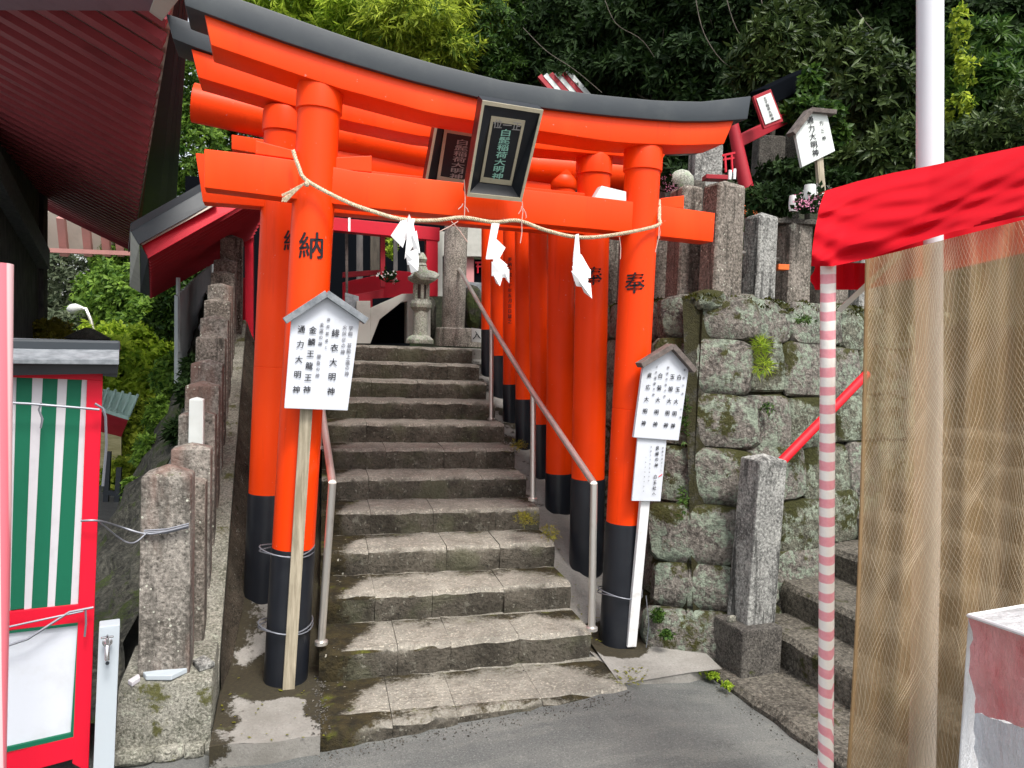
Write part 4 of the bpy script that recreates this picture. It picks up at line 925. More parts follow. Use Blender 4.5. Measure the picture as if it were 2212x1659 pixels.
quadY([(745, 640), (828, 625), (828, 680), (745, 690)], Y8 + .75, .05, 'inner_panel', M['reddark'], sh)
quadY([(752, 470), (757, 470), (757, 500), (752, 500)], Y8 - .01, .01, 'white_tag', M['paper'], sh)
quadY([(500, 600), (530, 600), (530, 740), (500, 740)], Y8 + .3, .1, 'side_wall', M['crimson'], sh)
# pale concrete stand with a dark arch
cs = empty('concrete_stand', ony(850, 740, 7.9), label='pale grey concrete stand with dark opening beside the stone lantern', cat='concrete stand')
quadY([(770, 650), (800, 650), (800, 742), (770, 742)], 7.9, .3, 'left_leg', M['plaster'], cs)
quadY([(800, 665), (868, 635), (925, 633), (925, 648), (868, 652), (820, 690), (800, 742)], 7.92, .3, 'top_slab', M['plaster'], cs)
quadY([(880, 648), (930, 648), (930, 742), (880, 742)], 7.9, .3, 'right_leg', M['plaster'], cs)
quadY([(805, 645), (882, 640), (882, 742), (805, 742)], 8.25, .05, 'recess_shade_sheet', M['dark'], cs)  # near-black sheet stands in for the shade inside the opening
quadY([(745, 632), (775, 640), (775, 742), (745, 742)], 8.0, .05, 'grey_panel', M['greymetal'], cs)
# lantern
lc = ony(907, 738, 7.75)
ln = empty('stone_lantern', lc, label='mossy stone lantern with curled roof at the top of the stairs', cat='stone lantern')
def zl(y): return ony(907, y, 7.75).z - lc.z
S7 = 7.75 / 1600
mb = MB(); mb.lathe(lc, [(30 * S7, -.02), (30 * S7, .02), (24 * S7, .05), (16 * S7, .07)], 6); mb.build('lantern_base', M['lantern'], ln, bevel=.006)
mb = MB(); mb.lathe(lc, [(16 * S7, .04), (15 * S7, zl(690)), (15 * S7, zl(672))], 20); mb.build('lantern_shaft', M['lantern'], ln, smooth=True)
mb = MB(); mb.lathe(lc, [(15 * S7, zl(674)), (23 * S7, zl(664)), (24 * S7, zl(656)), (20 * S7, zl(648)), (17 * S7, zl(646))], 6); mb.build('lantern_platform', M['lantern'], ln, bevel=.006)
mb = MB()
for k in range(6):
    a = math.pi / 6 + k * math.pi / 3; mb.box(lc + Vector((math.cos(a) * 15 * S7, math.sin(a) * 15 * S7, zl(631))), (.03, .03, zl(614) - zl(648)), a)
mb.build('firebox_frame', M['lantern'], ln)
mb = MB(); mb.lathe(lc, [(11 * S7, zl(648)), (11 * S7, zl(614))], 6); mb.build('firebox_core', M['brownwood'], ln)
mb = MB(); n = 36; prof = [(13, 615), (29, 606), (30, 600), (22, 594), (13, 582), (8, 572)]
vs = []
for r_, y in prof:
    for k in range(n):
        a = 2 * math.pi * k / n; lobe = max(0, math.cos(3 * a)) ** 6
        vs.append(lc + Vector((math.cos(a) * r_ * S7 * (1 + .28 * lobe * (r_ > 20)), math.sin(a) * r_ * S7 * (1 + .28 * lobe * (r_ > 20)), zl(y) + (.045 * lobe if r_ > 20 else 0))))
mb.add(vs, [(i * n + k, i * n + (k + 1) % n, (i + 1) * n + (k + 1) % n, (i + 1) * n + k) for i in range(len(prof) - 1) for k in range(n)] + [tuple(range(n - 1, -1, -1))]); mb.build('lantern_roof', M['lantern'], ln, smooth=True)
mb = MB(); mb.lathe(lc, [(7 * S7, zl(578)), (11 * S7, zl(573)), (8 * S7, zl(568)), (11 * S7, zl(560)), (8 * S7, zl(553)), (2 * S7, zl(545))], 16); mb.build('lantern_finial', M['lantern'], ln, smooth=True)
# big stone column
cc = ony(990, 742, 7.95)
co_ = empty('stone_column', cc, label='thick round stone column on a drum base behind the stone lantern', cat='stone column')
mb = MB(); mb.lathe(ony(978, 735, 7.95), [(.125, .0), (.125, 1.8)], 28); mb.build('column_shaft', M['column'], co_, smooth=True)
mb = MB(); mb.lathe(cc, [(.25, -.03), (.25, .155), (.235, .165)], 32); mb.build('column_drum', M['column'], co_, smooth=True)
# white wall and shutter behind the column
wb = empty('white_building', ony(1000, 700, 9.2), label='white walled building with pink shutter seen behind the stone column', cat='building')
quadY([(940, 430), (1120, 430), (1120, 556), (940, 552)], 9.2, .1, 'white_wall', M['plaster'], wb)
quadY([(1000, 556), (1024, 556), (1024, 612), (1000, 608)], 9.3, .05, 'pink_shutter', M['pinkcolumn'], wb)
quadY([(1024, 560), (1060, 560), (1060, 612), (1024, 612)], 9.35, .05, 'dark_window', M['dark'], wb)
quadY([(1000, 608), (1060, 612), (1060, 640), (1000, 636)], 9.25, .1, 'window_ledge', M['greymetal'], wb)
quadY([(940, 480), (956, 482), (956, 640), (940, 640)], 9.1, .05, 'white_column', M['plaster'], wb)
mt = empty('small_torii', ony(1036, 590, 9.28), label='tiny red torii standing in the dark window behind the last gate', cat='torii gate')
quadY([(1027, 565), (1050, 565), (1050, 569), (1027, 569)], 9.28, .03, 'top_beam', M['crimson'], mt); quadY([(1029, 574), (1048, 574), (1048, 577), (1029, 577)], 9.28, .03, 'tie_beam', M['crimson'], mt)
for x in (1031, 1044): quadY([(x, 568), (x + 3, 568), (x + 3, 590), (x, 590)], 9.28, .03, 'pillar', M['crimson'], mt)
# rough rocks by the column
for i, (x, y, w, h, lab) in enumerate([(928, 690, 26, 100, 'tall dark rough rock left of the stone column'), (1020, 665, 40, 100, 'tall grey rough rock right of the stone column'), (1043, 690, 26, 80, 'dark grey rock beside the last gate pillar')]):
    mb = MB(); pillow(mb, ony(x, y, 8.2), Vector((1, 0, 0)), Vector((0, 0, 1)), Vector((0, -1, 0)), w * 8.2 / 1600, h * 8.2 / 1600, .18, ws, .8, 14); tag(mb.build('standing_rock', M['slope'], smooth=True), lab, 'rock')
mb = MB(); mb.prism([ony(x, y, 7.5) for x, y in [(1019, 708), (1044, 712), (1042, 740), (1020, 738)]], (0, .03, 0))
pl = mb.build('white_plate', M['whiteaged']); tag(pl, 'small white plate with black brush marks beside the drum of the column', 'sign')
mb = MB(); put(mb, '入', ony(1030, 724, 7.49), Vector((1, 0, 0)), Vector((0, 0, 1)), .09, .09); mb.build('lettering', M['ink'], pl, fix=False)
# altar things
def bouquet(c, r_, stems, mats, label, n=26, seed=0, leaf='mid'):
    e = empty('flower_bunch', c, label=label, cat='flowers'); r = random.Random(seed)
    lm = MB(); fm = MB()
    for _ in range(n):
        d = Vector((r.uniform(-1, 1), r.uniform(-1, .6), r.uniform(.1, 1.3))).normalized(); p = Vector(c) + d * r_ * r.uniform(.5, 1); lm.tube([Vector(c), p], .003, 4)
        for k in range(3):
            t = d.cross(Vector((r.random(), r.random(), r.random()))).normalized(); b_ = Vector(c).lerp(p, r.uniform(.4, 1)); lm.add([b_, b_ + t * r_ * .12 + d * r_ * .1, b_ + d * r_ * .32, b_ - t * r_ * .12 + d * r_ * .1], [(0, 1, 2, 3)])
        if _ % 2 == 0:
            for k in range(6):
                a = k * math.pi / 3; u = d.cross(Vector((0, 0, 1))).normalized(); v = d.cross(u); e1 = u * math.cos(a) + v * math.sin(a); e2 = u * math.cos(a + .5) + v * math.sin(a + .5); s = r_ * .16
                fm.add([p, p + e1 * s + d * .01, p + (e1 + e2) * s * .7 + d * s * .4, p + e2 * s + d * .01], [(0, 1, 2, 3)])
    lm.build('stems_and_leaves', LEAF[leaf], e, fix=False); fm.build('blossoms', mats, e, fix=False); return e
bouquet(ony(835, 610, 8.5), .16, 0, M['petalwhite'], 'small altar bouquet in the dark shrine opening behind the lantern', seed=2)

# ---------------------------------------------------------------- roofs at the left
def angdir(a): # horizontal direction, a degrees right of the camera's heading
    h = Vector((FW.x, FW.y, 0)).normalized(); r_ = Vector((h.y, -h.x, 0)); return h * math.cos(R(a)) + r_ * math.sin(R(a))
e_dir = angdir(-28); r_dir = angdir(62)
hall = empty('hall_roof', at(200, 400, 6), label='big dark maroon eave with close rafters overhanging the left of the picture', cat='building roof')
HS = 1.9; FR = at(290, 533, 8.0 * HS)
pitch = R(24); dn = (r_dir * math.cos(pitch) - Vector((0, 0, 1)) * math.sin(pitch)).normalized()   # down the slope, outwards
def rp_(s, t, up=0):  # s metres back along the eave from the far corner, t metres up the slope
    return FR - e_dir * s - dn * t + Vector((0, 0, up))
nrmroof = e_dir.cross(dn).normalized(); nrmroof = nrmroof if nrmroof.z > 0 else -nrmroof
W_UP = 3.4 * HS; LNG = 6.6 * HS
mb = MB(); mb.hexa([rp_(0, .0, .08), rp_(0, W_UP, .08), rp_(LNG, W_UP, .08), rp_(LNG, 0, .08)], [rp_(0, 0, .16), rp_(0, W_UP, .16), rp_(LNG, W_UP, .16), rp_(LNG, 0, .16)])
mb.build('soffit_boards', M['palewood'], hall)
k = 0; s = .1
while s < LNG:
    mb = MB(); mb.bar(rp_(s, .03, .01), rp_(s, W_UP, .01), .074 * HS, .03 * HS, up=nrmroof); mb.build('rafter', M['maroon'], hall); s += .185 * HS
mb = MB(); mb.bar(rp_(-.06, .0, 0), rp_(-.06, W_UP, 0), .07, .20, up=nrmroof); mb.build('barge_board', M['maroon'], hall)
SF = lambda x, y, o: onpl(x, y, FR - nrmroof * o, nrmroof)
for nm_, pts_, o_, m_n in (('hip_board', [(-160, 22), (332, 24), (362, -70), (-160, -90)], .16, 'mauve'), ('hip_corner_cap', [(322, 26), (350, 46), (384, 2), (380, -60), (352, -60)], .2, 'plaster')):
    mb = MB(); mb.prism([SF(x, y, o_) for x, y in pts_], nrmroof * .08); mb.build(nm_, M[m_n], hall, bevel=.004)
for nm, xf0, xf1, xn0, xn1, mt_, lift in (('eave_batten', 288, 293, 331, 338, 'palewood', -.02), ('eave_board', 293, 303, 338, 356, 'maroon', .0), ('gutter', 303, 338, 356, 388, 'gutter', .05), ('roof_edge', 338, 352, 388, 396, 'blackroof', .10), ('roof_lip', 352, 364, 396, 402, 'gutter', .14), ('roof_tip', 364, 376, 402, 409, 'blackroof', .18)):
    f0, f1 = at(xf0, 505, 7.6 * HS), at(xf1, 505, 7.6 * HS); n0, n1 = at(xn0, -5, 2.2 * HS), at(xn1, -5, 2.2 * HS); u_ = Vector((0, 0, 1))
    q = [f0, f1, n1, n0]; mb = MB(); mb.hexa([p + u_ * lift * .0 for p in q], [p + u_ * (.05 + lift * .6) for p in q]); mb.build(nm, M[mt_], hall, bevel=.004)
mb = MB(); mb.hexa([FR + r_dir * .05 + Vector((0, 0, .21)), FR + r_dir * .05 - e_dir * 12.4 + Vector((0, 0, .21)), FR - r_dir * 7 - e_dir * 12.4 + Vector((0, 0, 3.6)), FR - r_dir * 7 + Vector((0, 0, 3.6))], [p + Vector((0, 0, .12)) for p in (FR + r_dir * .05 + Vector((0, 0, .21)), FR + r_dir * .05 - e_dir * 12.4 + Vector((0, 0, .21)), FR - r_dir * 7 - e_dir * 12.4 + Vector((0, 0, 3.6)), FR - r_dir * 7 + Vector((0, 0, 3.6)))])
mb.build('roof_cover', M['blackroof'], hall)
# hall wall below
hw = empty('hall_wall', at(50, 700, 6), label='dark boarded hall wall under the big eave at the far left', cat='building')
wa, wb_ = at(88, 735, 13.5), at(-60, 735, 8.8)
for i in range(9):
    t0, t1 = i / 9, (i + 1) / 9; a = wa.lerp(wb_, t0); b_ = wa.lerp(wb_, t1)
    mb = MB(); lo, hi_ = Vector((0, 0, -1.9)), Vector((0, 0, 5)); th = Vector((-.05, .02, 0))
    mb.hexa([a + lo, b_ + lo, b_ + lo + th, a + lo + th], [a + hi_, b_ + hi_, b_ + hi_ + th, a + hi_ + th]); mb.build('wall_board', M['darkwood'], hw, bevel=.006)
mb = MB(); mb.bar(at(84, 600, 13.3) - Vector((0, 0, 2.8)), at(84, 470, 13.3) + Vector((0, 0, 1.9)), .22, .22, up=(0, 1, 0)); mb.build('corner_post', M['darkwood'], hw, bevel=.01)
mb = MB(); mb.bar(at(92, 560, 13.2) , at(-80, 250, 8), .22, .36); mb.build('wall_beam', M['greymetal'], hw, bevel=.01)

# small shrine roof
sr = empty('pavilion_roof', at(300, 560, 5.5), label='black topped crimson gable roof rising to the right below the big eave', cat='building roof')
A = at(318, 556, 5.6); B = at(512, 443, 5.9); C_ = at(322, 640, 7.6); D_ = at(488, 548, 8.0)
def slab4(q, th, name, mat, par, up=(0, 0, 1), bevel=.004):
    mb = MB(); u = Vector(up) * th; mb.hexa(q, [p + u for p in q]); return mb.build(name, mat, par, bevel=bevel)
slab4([A, B + (B - A) * .5, D_ + (D_ - C_) * .3, C_], .03, 'roof_underside', M['reddark'], sr)
for i in range(16):
    t = (i + .5) / 16; mb = MB(); mb.bar(A.lerp(C_, t), (B + (B - A) * .5).lerp(D_ + (D_ - C_) * .3, t), .07, .07); mb.build('rafter', M['reddark'], sr)
f3 = lambda x, y, d: at(x, y, d)
slab4([f3(318, 556, 5.5), f3(512, 445, 5.8), f3(560, 432, 5.8), f3(310, 527, 5.5)], .001, 'x', M['crimson'], sr) if False else None
mb = MB(); mb.prism([f3(320, 558, 5.5), f3(516, 447, 5.8), f3(460, 447, 5.75), f3(306, 530, 5.5)], r_dir.cross(Vector((0, 0, 1))) * -.06 if False else e_dir * .06); mb.build('barge_board', M['crimson'], sr, bevel=.004)
mb = MB(); mb.prism([f3(306, 530, 5.45), f3(470, 440, 5.7), f3(462, 434, 5.7), f3(300, 524, 5.45)], e_dir * .05); mb.build('barge_batten', M['palewood'], sr)
mb = MB(); mb.prism([f3(300, 528, 5.4), f3(466, 436, 5.7), f3(440, 410, 5.7), f3(282, 500, 5.4)], e_dir * .10); mb.build('roof_edge', M['blackroof'], sr, bevel=.004)
mb = MB(); mb.prism([f3(282, 500, 5.4), f3(301, 528, 5.4), f3(303, 632, 7.5), f3(280, 618, 7.5)], e_dir * .02); mb.build('eave_board', M['plaster'], sr)
mb = MB(); mb.prism([f3(302, 528, 5.42), f3(320, 556, 5.5), f3(324, 640, 7.5), f3(303, 632, 7.5)], e_dir * .02); mb.build('eave_inner_board', M['gutter'], sr)  # dark strip between the pale eave board and the roof underside
mb = MB(); mb.hexa([f3(282, 500, 5.4), f3(440, 410, 5.7), f3(440, 410, 5.7) + e_dir * 1.6, f3(282, 500, 5.4) + e_dir * 1.6], [p + Vector((0, 0, .06)) for p in (f3(282, 500, 5.4), f3(440, 410, 5.7), f3(440, 410, 5.7) + e_dir * 1.6, f3(282, 500, 5.4) + e_dir * 1.6)]); mb.build('roof_cover', M['blackroof'], sr)

# far pale eave
fe = empty('far_house', at(180, 500, 14), label='pale cream eave with pinkish rafters of a far house under the dark roof', cat='building')
slab4([at(70, 455, 21), at(290, 470, 21), at(290, 560, 21.5), at(88, 542, 21.5)], .05, 'soffit', M['palewood'], fe, up=(0, .5, 1))
for x in (92, 140, 192, 232, 262): 
    mb = MB(); mb.bar(at(x - 8, 470, 20.7), at(x, 552, 21.2), .2, .18, up=(0, 1, 0)); mb.build('rafter', M['pinkrafter'], fe)
mb = MB(); mb.bar(at(85, 540, 20.8), at(290, 548, 20.8), .15, .12); mb.build('eave_strip', M['pinkrafter'], fe)
# teal tiled shed
td = empty('tiled_shed', at(250, 900, 9), label='small shed with pale green tiled roof above the bright bushes behind the striped board', cat='shed')
slab4([at(215, 845, 9.4), at(297, 862, 9.2), at(278, 908, 8.6), at(205, 885, 8.6)], .04, 'tiled_roof', M['teal'], td)
for i in range(6):
    t = i / 5; mb = MB(); mb.tube([at(218, 845, 9.4).lerp(at(297, 862, 9.2), t) + Vector((0, 0, .05)), at(205, 884, 8.6).lerp(at(278, 907, 8.6), t) + Vector((0, 0, .05))], .018, 6); mb.build('tile_ridge', M['teal'], td)
slab4([at(205, 888, 8.7), at(276, 911, 8.7), at(262, 944, 8.9), at(205, 930, 8.9)], .04, 'gable_board', M['reddark'], td)  # dull red strip under the tiled roof
slab4([at(205, 930, 8.9), at(262, 944, 8.9), at(262, 1300, 8.9), at(205, 1300, 8.9)], .04, 'shed_wall', M['bambooyellow'], td, up=(0, 1, 0))
for x0, y0_, x1, y1_ in [(235, 975, 225, 1150), (225, 1062, 262, 1068), (258, 1010, 250, 1120)]:
    mb = MB(); mb.bar(at(x0, y0_, 8.0), at(x1, y1_, 8.0), .05, .05, up=(0, 1, 0)); mb.build('frame_bar', M['gutter'], td)
# corrugated fence
cf = empty('corrugated_fence', (-1.15, 7, 1.6), label='grey corrugated sheet fence behind the left row of stone posts', cat='fence')
mb = MB(); m_ = 90; r6 = random.Random(4)
c0, c1, c2, c3 = at(379, 640, 6.1), at(468, 560, 8.4), at(450, 745, 8.4), at(379, 830, 6.1)
ribs = []
for i in range(m_ + 1):
    t = i / m_; off = .018 * math.cos(i * math.pi / 2.0) ; nrm_ = Vector((1, 0, 0)); ribs += [c3.lerp(c2, t) + nrm_ * off, c0.lerp(c1, t) + nrm_ * off]
mb.add(ribs, [(2 * i, 2 * i + 2, 2 * i + 3, 2 * i + 1) for i in range(m_)]); mb.build('corrugated_sheet', M['corr'], cf, smooth=False, fix=False)
mb = MB(); mb.tube([at(385, 600, 6.2), at(385, 760, 6.2)], .018, 6); mb.build('fence_pole', M['corr'], cf, smooth=True)
# bank below it
mb = MB(); r7 = random.Random(8)
def bank(u, v):
    top = Vector((curbx(3.3 + 5.2 * v) - .37, 3.3 + 5.2 * v, .12 + SLP * (5.2 * v) * .98)); bot = Vector((-1.55 - .15 * v, 3.2 + 5.6 * v, -.15 + .35 * v))
    n_ = Vector((r7.uniform(-.05, .05), r7.uniform(-.05, .05), r7.uniform(-.04, .04))); return top.lerp(bot, u) + n_
mb.grid(bank, 10, 40); mb.build('rock_bank', M['slope'], smooth=True, kind='structure', label='dark rock bank below the left row of stone posts')
# plank leaning by the bank with leaf litter
mb = MB(); mb.bar(onz(215, 1400, -.05), at(270, 1195, 4.9), .12, .03); tag(mb.build('old_plank', M['oldwood'], bevel=.003), 'old grey plank lying along the foot of the dark bank', 'plank')

# street lamp
sp_ = empty('street_lamp', at(205, 760, 13), label='curved street lamp in front of the trees at the left', cat='street lamp')
mb = MB(); mb.tube([at(214, 800, 17), at(207, 735, 17), at(196, 690, 17), at(186, 668, 17), at(172, 664, 17)], .04, 8); mb.build('lamp_arm', M['steel'], sp_, smooth=True)
mb = MB(); mb.lathe(at(146, 668, 17), [(.04, 0), (.11, .08), (.12, .2), (.05, .34)], 12, (at(175, 666, 17) - at(146, 668, 17)).normalized()); mb.build('lamp_head', M['lampwhite'], sp_, smooth=True)
ph = empty('garden_lantern', at(190, 735, 12), label='weathered dark small roofed structure under the street lamp', cat='stone lantern')
mb = MB(); mb.lathe(at(190, 735, 12), [(.3, -.3), (.3, 0), (.36, .03), (.1, .18), (.05, .2)], 6); mb.build('lantern_roof', M['darkblock'], ph)

# ---------------------------------------------------------------- striped stall board, pole, tap post
D0 = 2.9
pdir = (angdir(62)).normalized()
pn = Vector((pdir.y, -pdir.x, 0)); pn = pn if pn.dot(CAM - at(100, 1200, D0)) > 0 else -pn
PB = at(215, 1000, D0)
BP = lambda x, y, o=0: onpl(x, y, PB + pn * o, pn)
bd = empty('striped_board', BP(120, 1700), label='red framed board with green and white stripes and a small dark roof at the left', cat='board')
def pan(pts, o, th, name, mat, bevel=.003, par=None): mb = MB(); mb.prism([BP(x, y, o) for x, y in pts], -pn * th); return mb.build(name, mat, par or bd, bevel=bevel)
pan([(-60, 772), (222, 787), (222, 822), (-60, 812)], 0, .03, 'frame_rail', M['redframe'])
pan([(188, 820), (222, 822), (191, 1668), (156, 1650)], .001, .03, 'frame_stile', M['redframe'])
pan([(-60, 1330), (177, 1305), (174, 1345), (-60, 1374)], 0.0, .03, 'frame_rail', M['redframe'])
pan([(-60, 1640), (162, 1590), (160, 1640), (-60, 1700)], 0.0, .03, 'frame_rail', M['redframe'])
pan([(0, 805), (36, 808), (22, 1325), (-20, 1325)], -.012, .012, 'cloth_stripe', M['slatewhite'], 0)
edges = [(36, 22), (70, 52), (93, 68), (125, 102), (146, 118), (177, 152), (190, 168)]
for i in range(len(edges) - 1):
    (a, c), (b_, d_) = edges[i], edges[i + 1]
    xa, xb = a - 0, b_ - 0
    t = [(a * 1.0, 812), (b_ * 1.0, 816), (c_ := (edges[i + 1][1] - 0), 1316), (edges[i][1] - 0, 1320)]
    pan([(a, 812), (b_, 816), (d_, 1314), (c, 1318)], -.008 - .001 * (i % 2), .012, 'green_stripe' if i % 2 == 0 else 'cloth_stripe', M['greenpaint'] if i % 2 == 0 else M['slatewhite'], 0)
pan([(-60, 1368), (176, 1345), (160, 1600), (-60, 1650)], -.012, .012, 'white_panel', M['white'], 0)
for pts in ([(-60, 1368), (176, 1344), (176, 1350), (-60, 1378)], [(168, 1346), (176, 1345), (162, 1595), (152, 1590)], [(-60, 1632), (158, 1583), (158, 1592), (-60, 1650)]):
    pan(pts, .0, .02, 'green_trim', M['greenpaint'], .001)
mb = MB(); e0, e1 = BP(-80, 745), BP(258, 752)
def rf(x, y, o): return BP(x, y, o)
mb.hexa([rf(-80, 785, .10), rf(257, 788, .10), rf(257, 748, -.22), rf(-80, 737, -.22)], [rf(-80, 775, .10), rf(257, 776, .10), rf(258, 736, -.22), rf(-80, 727, -.22)]); mb.build('roof_sheet', M['greymetal'], bd, bevel=.003)  # grey tone carries the metal's reflection on a dark roof
mb = MB(); mb.bar(rf(-80, 742, -.08), rf(260, 748, -.08), .05, .045); mb.build('roof_ridge', M['blackroof'], bd, bevel=.01)
mb = MB(); mb.bar(rf(-80, 800, .04), rf(254, 795, .04), .05, .04); mb.build('roof_batten', M['black'], bd)
mb = MB(); mb.prism([rf(222, 790, .05), rf(256, 792, .05), rf(253, 815, .05), rf(222, 812, .05)], -pn * .2); mb.build('roof_end', M['black'], bd)
mb = MB(); mb.tube([BP(x, y, .05) for x, y in [(-30, 868), (60, 872), (160, 880), (215, 885)]], .005, 6)
mb.tube([BP(x, y, .05) for x, y in [(90, 870), (84, 885), (92, 905), (88, 925)]], .004, 5); mb.tube([BP(x, y, .05) for x, y in [(205, 872), (222, 882), (228, 900), (230, 960), (222, 1050)]], .005, 5)
mb.tube([BP(x, y, .04) for x, y in [(-30, 1410), (60, 1380), (150, 1322), (202, 1312)]], .005, 5); mb.tube([BP(x, y, .04) for x, y in [(-30, 1365), (60, 1345), (180, 1320)]], .004, 5); mb.tube([BP(x, y, .04) for x, y in [(185, 1318), (186, 1345), (183, 1375)]], .004, 5)
mb.build('tied_wire', M['wirem'], bd, smooth=True, kind='stuff')
# wire from the board to the post
mb = MB(); w0 = BP(175, 1125, .04); pts = [w0, BP(215, 1125, .04)] + [ony(x, y, 3.33) for x, y in [(260, 1138), (313, 1153), (360, 1148), (407, 1136)]]
mb.tube(dense(pts, 4), .0045, 5); mb.tube(dense([BP(215, 1127, .03), ony(262, 1165, 3.3), ony(290, 1172, 3.3), ony(318, 1150, 3.32)], 4), .0035, 5)
for k in range(3): mb.tube([ony(311, 1146 + 4 * k, 3.34), ony(360, 1143 + 4 * k, 3.335), ony(408, 1131 + 4 * k, 3.34)], .0035, 5)
tag(mb.build('wire', M['wirem'], smooth=True), 'thin grey wire tying the striped board to the front stone post', 'wire')
# pink striped pole at the left edge
mb = MB(); mb.tube([at(5, 570, 2.35), at(0, 1100, 2.35), at(-14, 1800, 2.35)], .031, 16); o = mb.build('wrapped_pole', M['wrap'], smooth=True)
tag(o, 'pole wrapped in pink and white plastic at the left edge before the striped board', 'pole')
# tap post
tp_ = empty('standpipe', at(225, 1500, 2.9), label='pale grey square tap post with chrome tap beside the striped board', cat='water tap')
tax = (angdir(62), angdir(-28), Vector((0, 0, 1)))
tc_ = at(237, 1345, 2.92); bt = at(214, 1900, 2.92)
mb = MB(); X_, Y_ = tax[0] * .036, tax[1] * .036
mb.hexa([bt - X_ - Y_, bt + X_ - Y_, bt + X_ + Y_, bt - X_ + Y_], [tc_ - X_ - Y_, tc_ + X_ - Y_, tc_ + X_ + Y_, tc_ - X_ + Y_]); mb.build('tap_column', M['tapwhite'], tp_, bevel=.004)
F_ = -tax[1]
h0 = at(232, 1385, 2.87)
mb = MB(); mb.tube([h0 + F_ * .0, h0 + F_ * .045], .010, 12); mb.tube([h0 + F_ * .035, h0 + F_ * .05 + Vector((0, 0, -.015)), h0 + F_ * .052 + Vector((0, 0, -.055))], .008, 12)
mb.tube([h0 + F_ * .04, h0 + F_ * .04 + Vector((0, 0, .03))], .006, 10); mb.lathe(h0 + F_ * .005, [(.018, 0), (.018, .006), (.012, .01)], 16, F_); mb.build('tap_spout', M['chrome'], tp_, smooth=True)
mb = MB(); c = h0 + F_ * .04 + Vector((0, 0, .03)); mb.bar(c - tax[0] * .022, c + tax[0] * .022, .008, .007); mb.bar(c - F_ * .022, c + F_ * .022, .008, .007); mb.build('tap_handle', M['chrome'], tp_, bevel=.002)
mb = MB(); mb.lathe(at(232, 1432, 2.88) , [(.007, 0), (.007, .004)], 12, F_); mb.build('keyhole', M['gutter'], tp_)

# ---------------------------------------------------------------- stall on the right: pole, awning, curtain
wp = MB(); wp.tube([at(2009, -120, 2.42), at(2009, 150, 2.42), at(2007, 900, 2.42), at(1985, 1950, 2.42)], .0405, 28)
tag(wp.build('white_pole', M['polewhite'], smooth=True), 'thick glossy white pole rising behind the red awning', 'pole')
tpz = MB(); pb0, pb1 = at(1783, 1800, 2.35), at(1789, 572, 2.35)
ob = MB(); ob.tube([pb0, pb0.lerp(pb1, .5), pb1], .0235, 18); o = ob.build('striped_pole', M['tape'], smooth=True)
tag(o, 'slim pole wound with pink and white spiral tape holding up the red awning', 'pole')
o.location = o.location; 
# retape: origin on the pole axis so that the spiral winds around it
off = Vector((pb0.x, pb0.y, pb0.z)) - o.location
for v in o.data.vertices: v.co -= off
o.location += off
st = MB(); st.bar(at(1812, 672, 2.33), at(1945, 548, 2.2), .016, .004, up=FW); o = st.build('strut', M['steel']); tag(o, 'thin grey metal strut from the striped pole up to the awning', 'strut')
aw = empty('red_awning', at(1900, 450, 2.2), label='bright red cloth awning sagging over the stall at the right', cat='awning')
r8 = random.Random(2)
topl = [(1783, 412), (1850, 392), (1930, 373), (2010, 358), (2100, 338), (2230, 311)]; midl = [(1778, 470), (1850, 470), (1930, 455), (2010, 440), (2100, 420), (2230, 395)]
botl = [(1752, 575), (1800, 575), (1880, 558), (1960, 530), (2060, 500), (2230, 462)]
dd = [2.38, 2.34, 2.28, 2.22, 2.12, 2.0]
def awf(u, v):
    i = u * 5; i0 = min(4, int(i)); f = i - i0
    def lp(A_): return (A_[i0][0] * (1 - f) + A_[i0 + 1][0] * f, A_[i0][1] * (1 - f) + A_[i0 + 1][1] * f)
    a, m__, b_ = lp(topl), lp(midl), lp(botl); d = dd[i0] * (1 - f) + dd[i0 + 1] * f
    if v < .5: x, y = a[0] + (m__[0] - a[0]) * v * 2, a[1] + (m__[1] - a[1]) * v * 2
    else: x, y = m__[0] + (b_[0] - m__[0]) * (v - .5) * 2, m__[1] + (b_[1] - m__[1]) * (v - .5) * 2
    x -= 12 * math.sin(math.pi * v) * (1 - u)
    fold = .015 * math.sin(9 * v + 5 * u * u + 2 * u) * (.3 + v) + .005 * math.sin(31 * v + 19 * u + 3 * math.sin(7 * u)) + .010 * math.sin(23 * v - 14 * u) * v * (1 - u * .5)
    back = .10 * (1 - v) ** 3
    return at(x, y, d + back - fold - .05 * v)
mb = MB(); mb.grid(awf, 60, 36); mb.build('awning_cloth', M['redcloth'], aw, smooth=True, fix=False)
topw = MB(); topw.grid(lambda u, v: awf(u, 0) + (FW * .9 + Vector((0, 0, .06))) * v * .06, 30, 4); topw.build('awning_top', M['redcloth'], aw, smooth=True, fix=False)
mb = MB(); mb.grid(lambda u, v: at(1755 + 118 * u + (6 * math.sin(8 * v) if u < .2 else 0), 568 + 58 * v, 2.44 + .012 * math.sin(14 * u)), 16, 6); mb.build('inner_flap', M['redcloth'], aw, smooth=True, fix=False)
mb = MB(); mb.grid(lambda u, v: at(1872 + 360 * u, 515 + (110 * v) * (1 - u * .3) - 50 * u, 2.40 + .012 * math.sin(18 * u)), 30, 6); mb.build('back_valance', M['redcloth'], aw, smooth=True, fix=False)
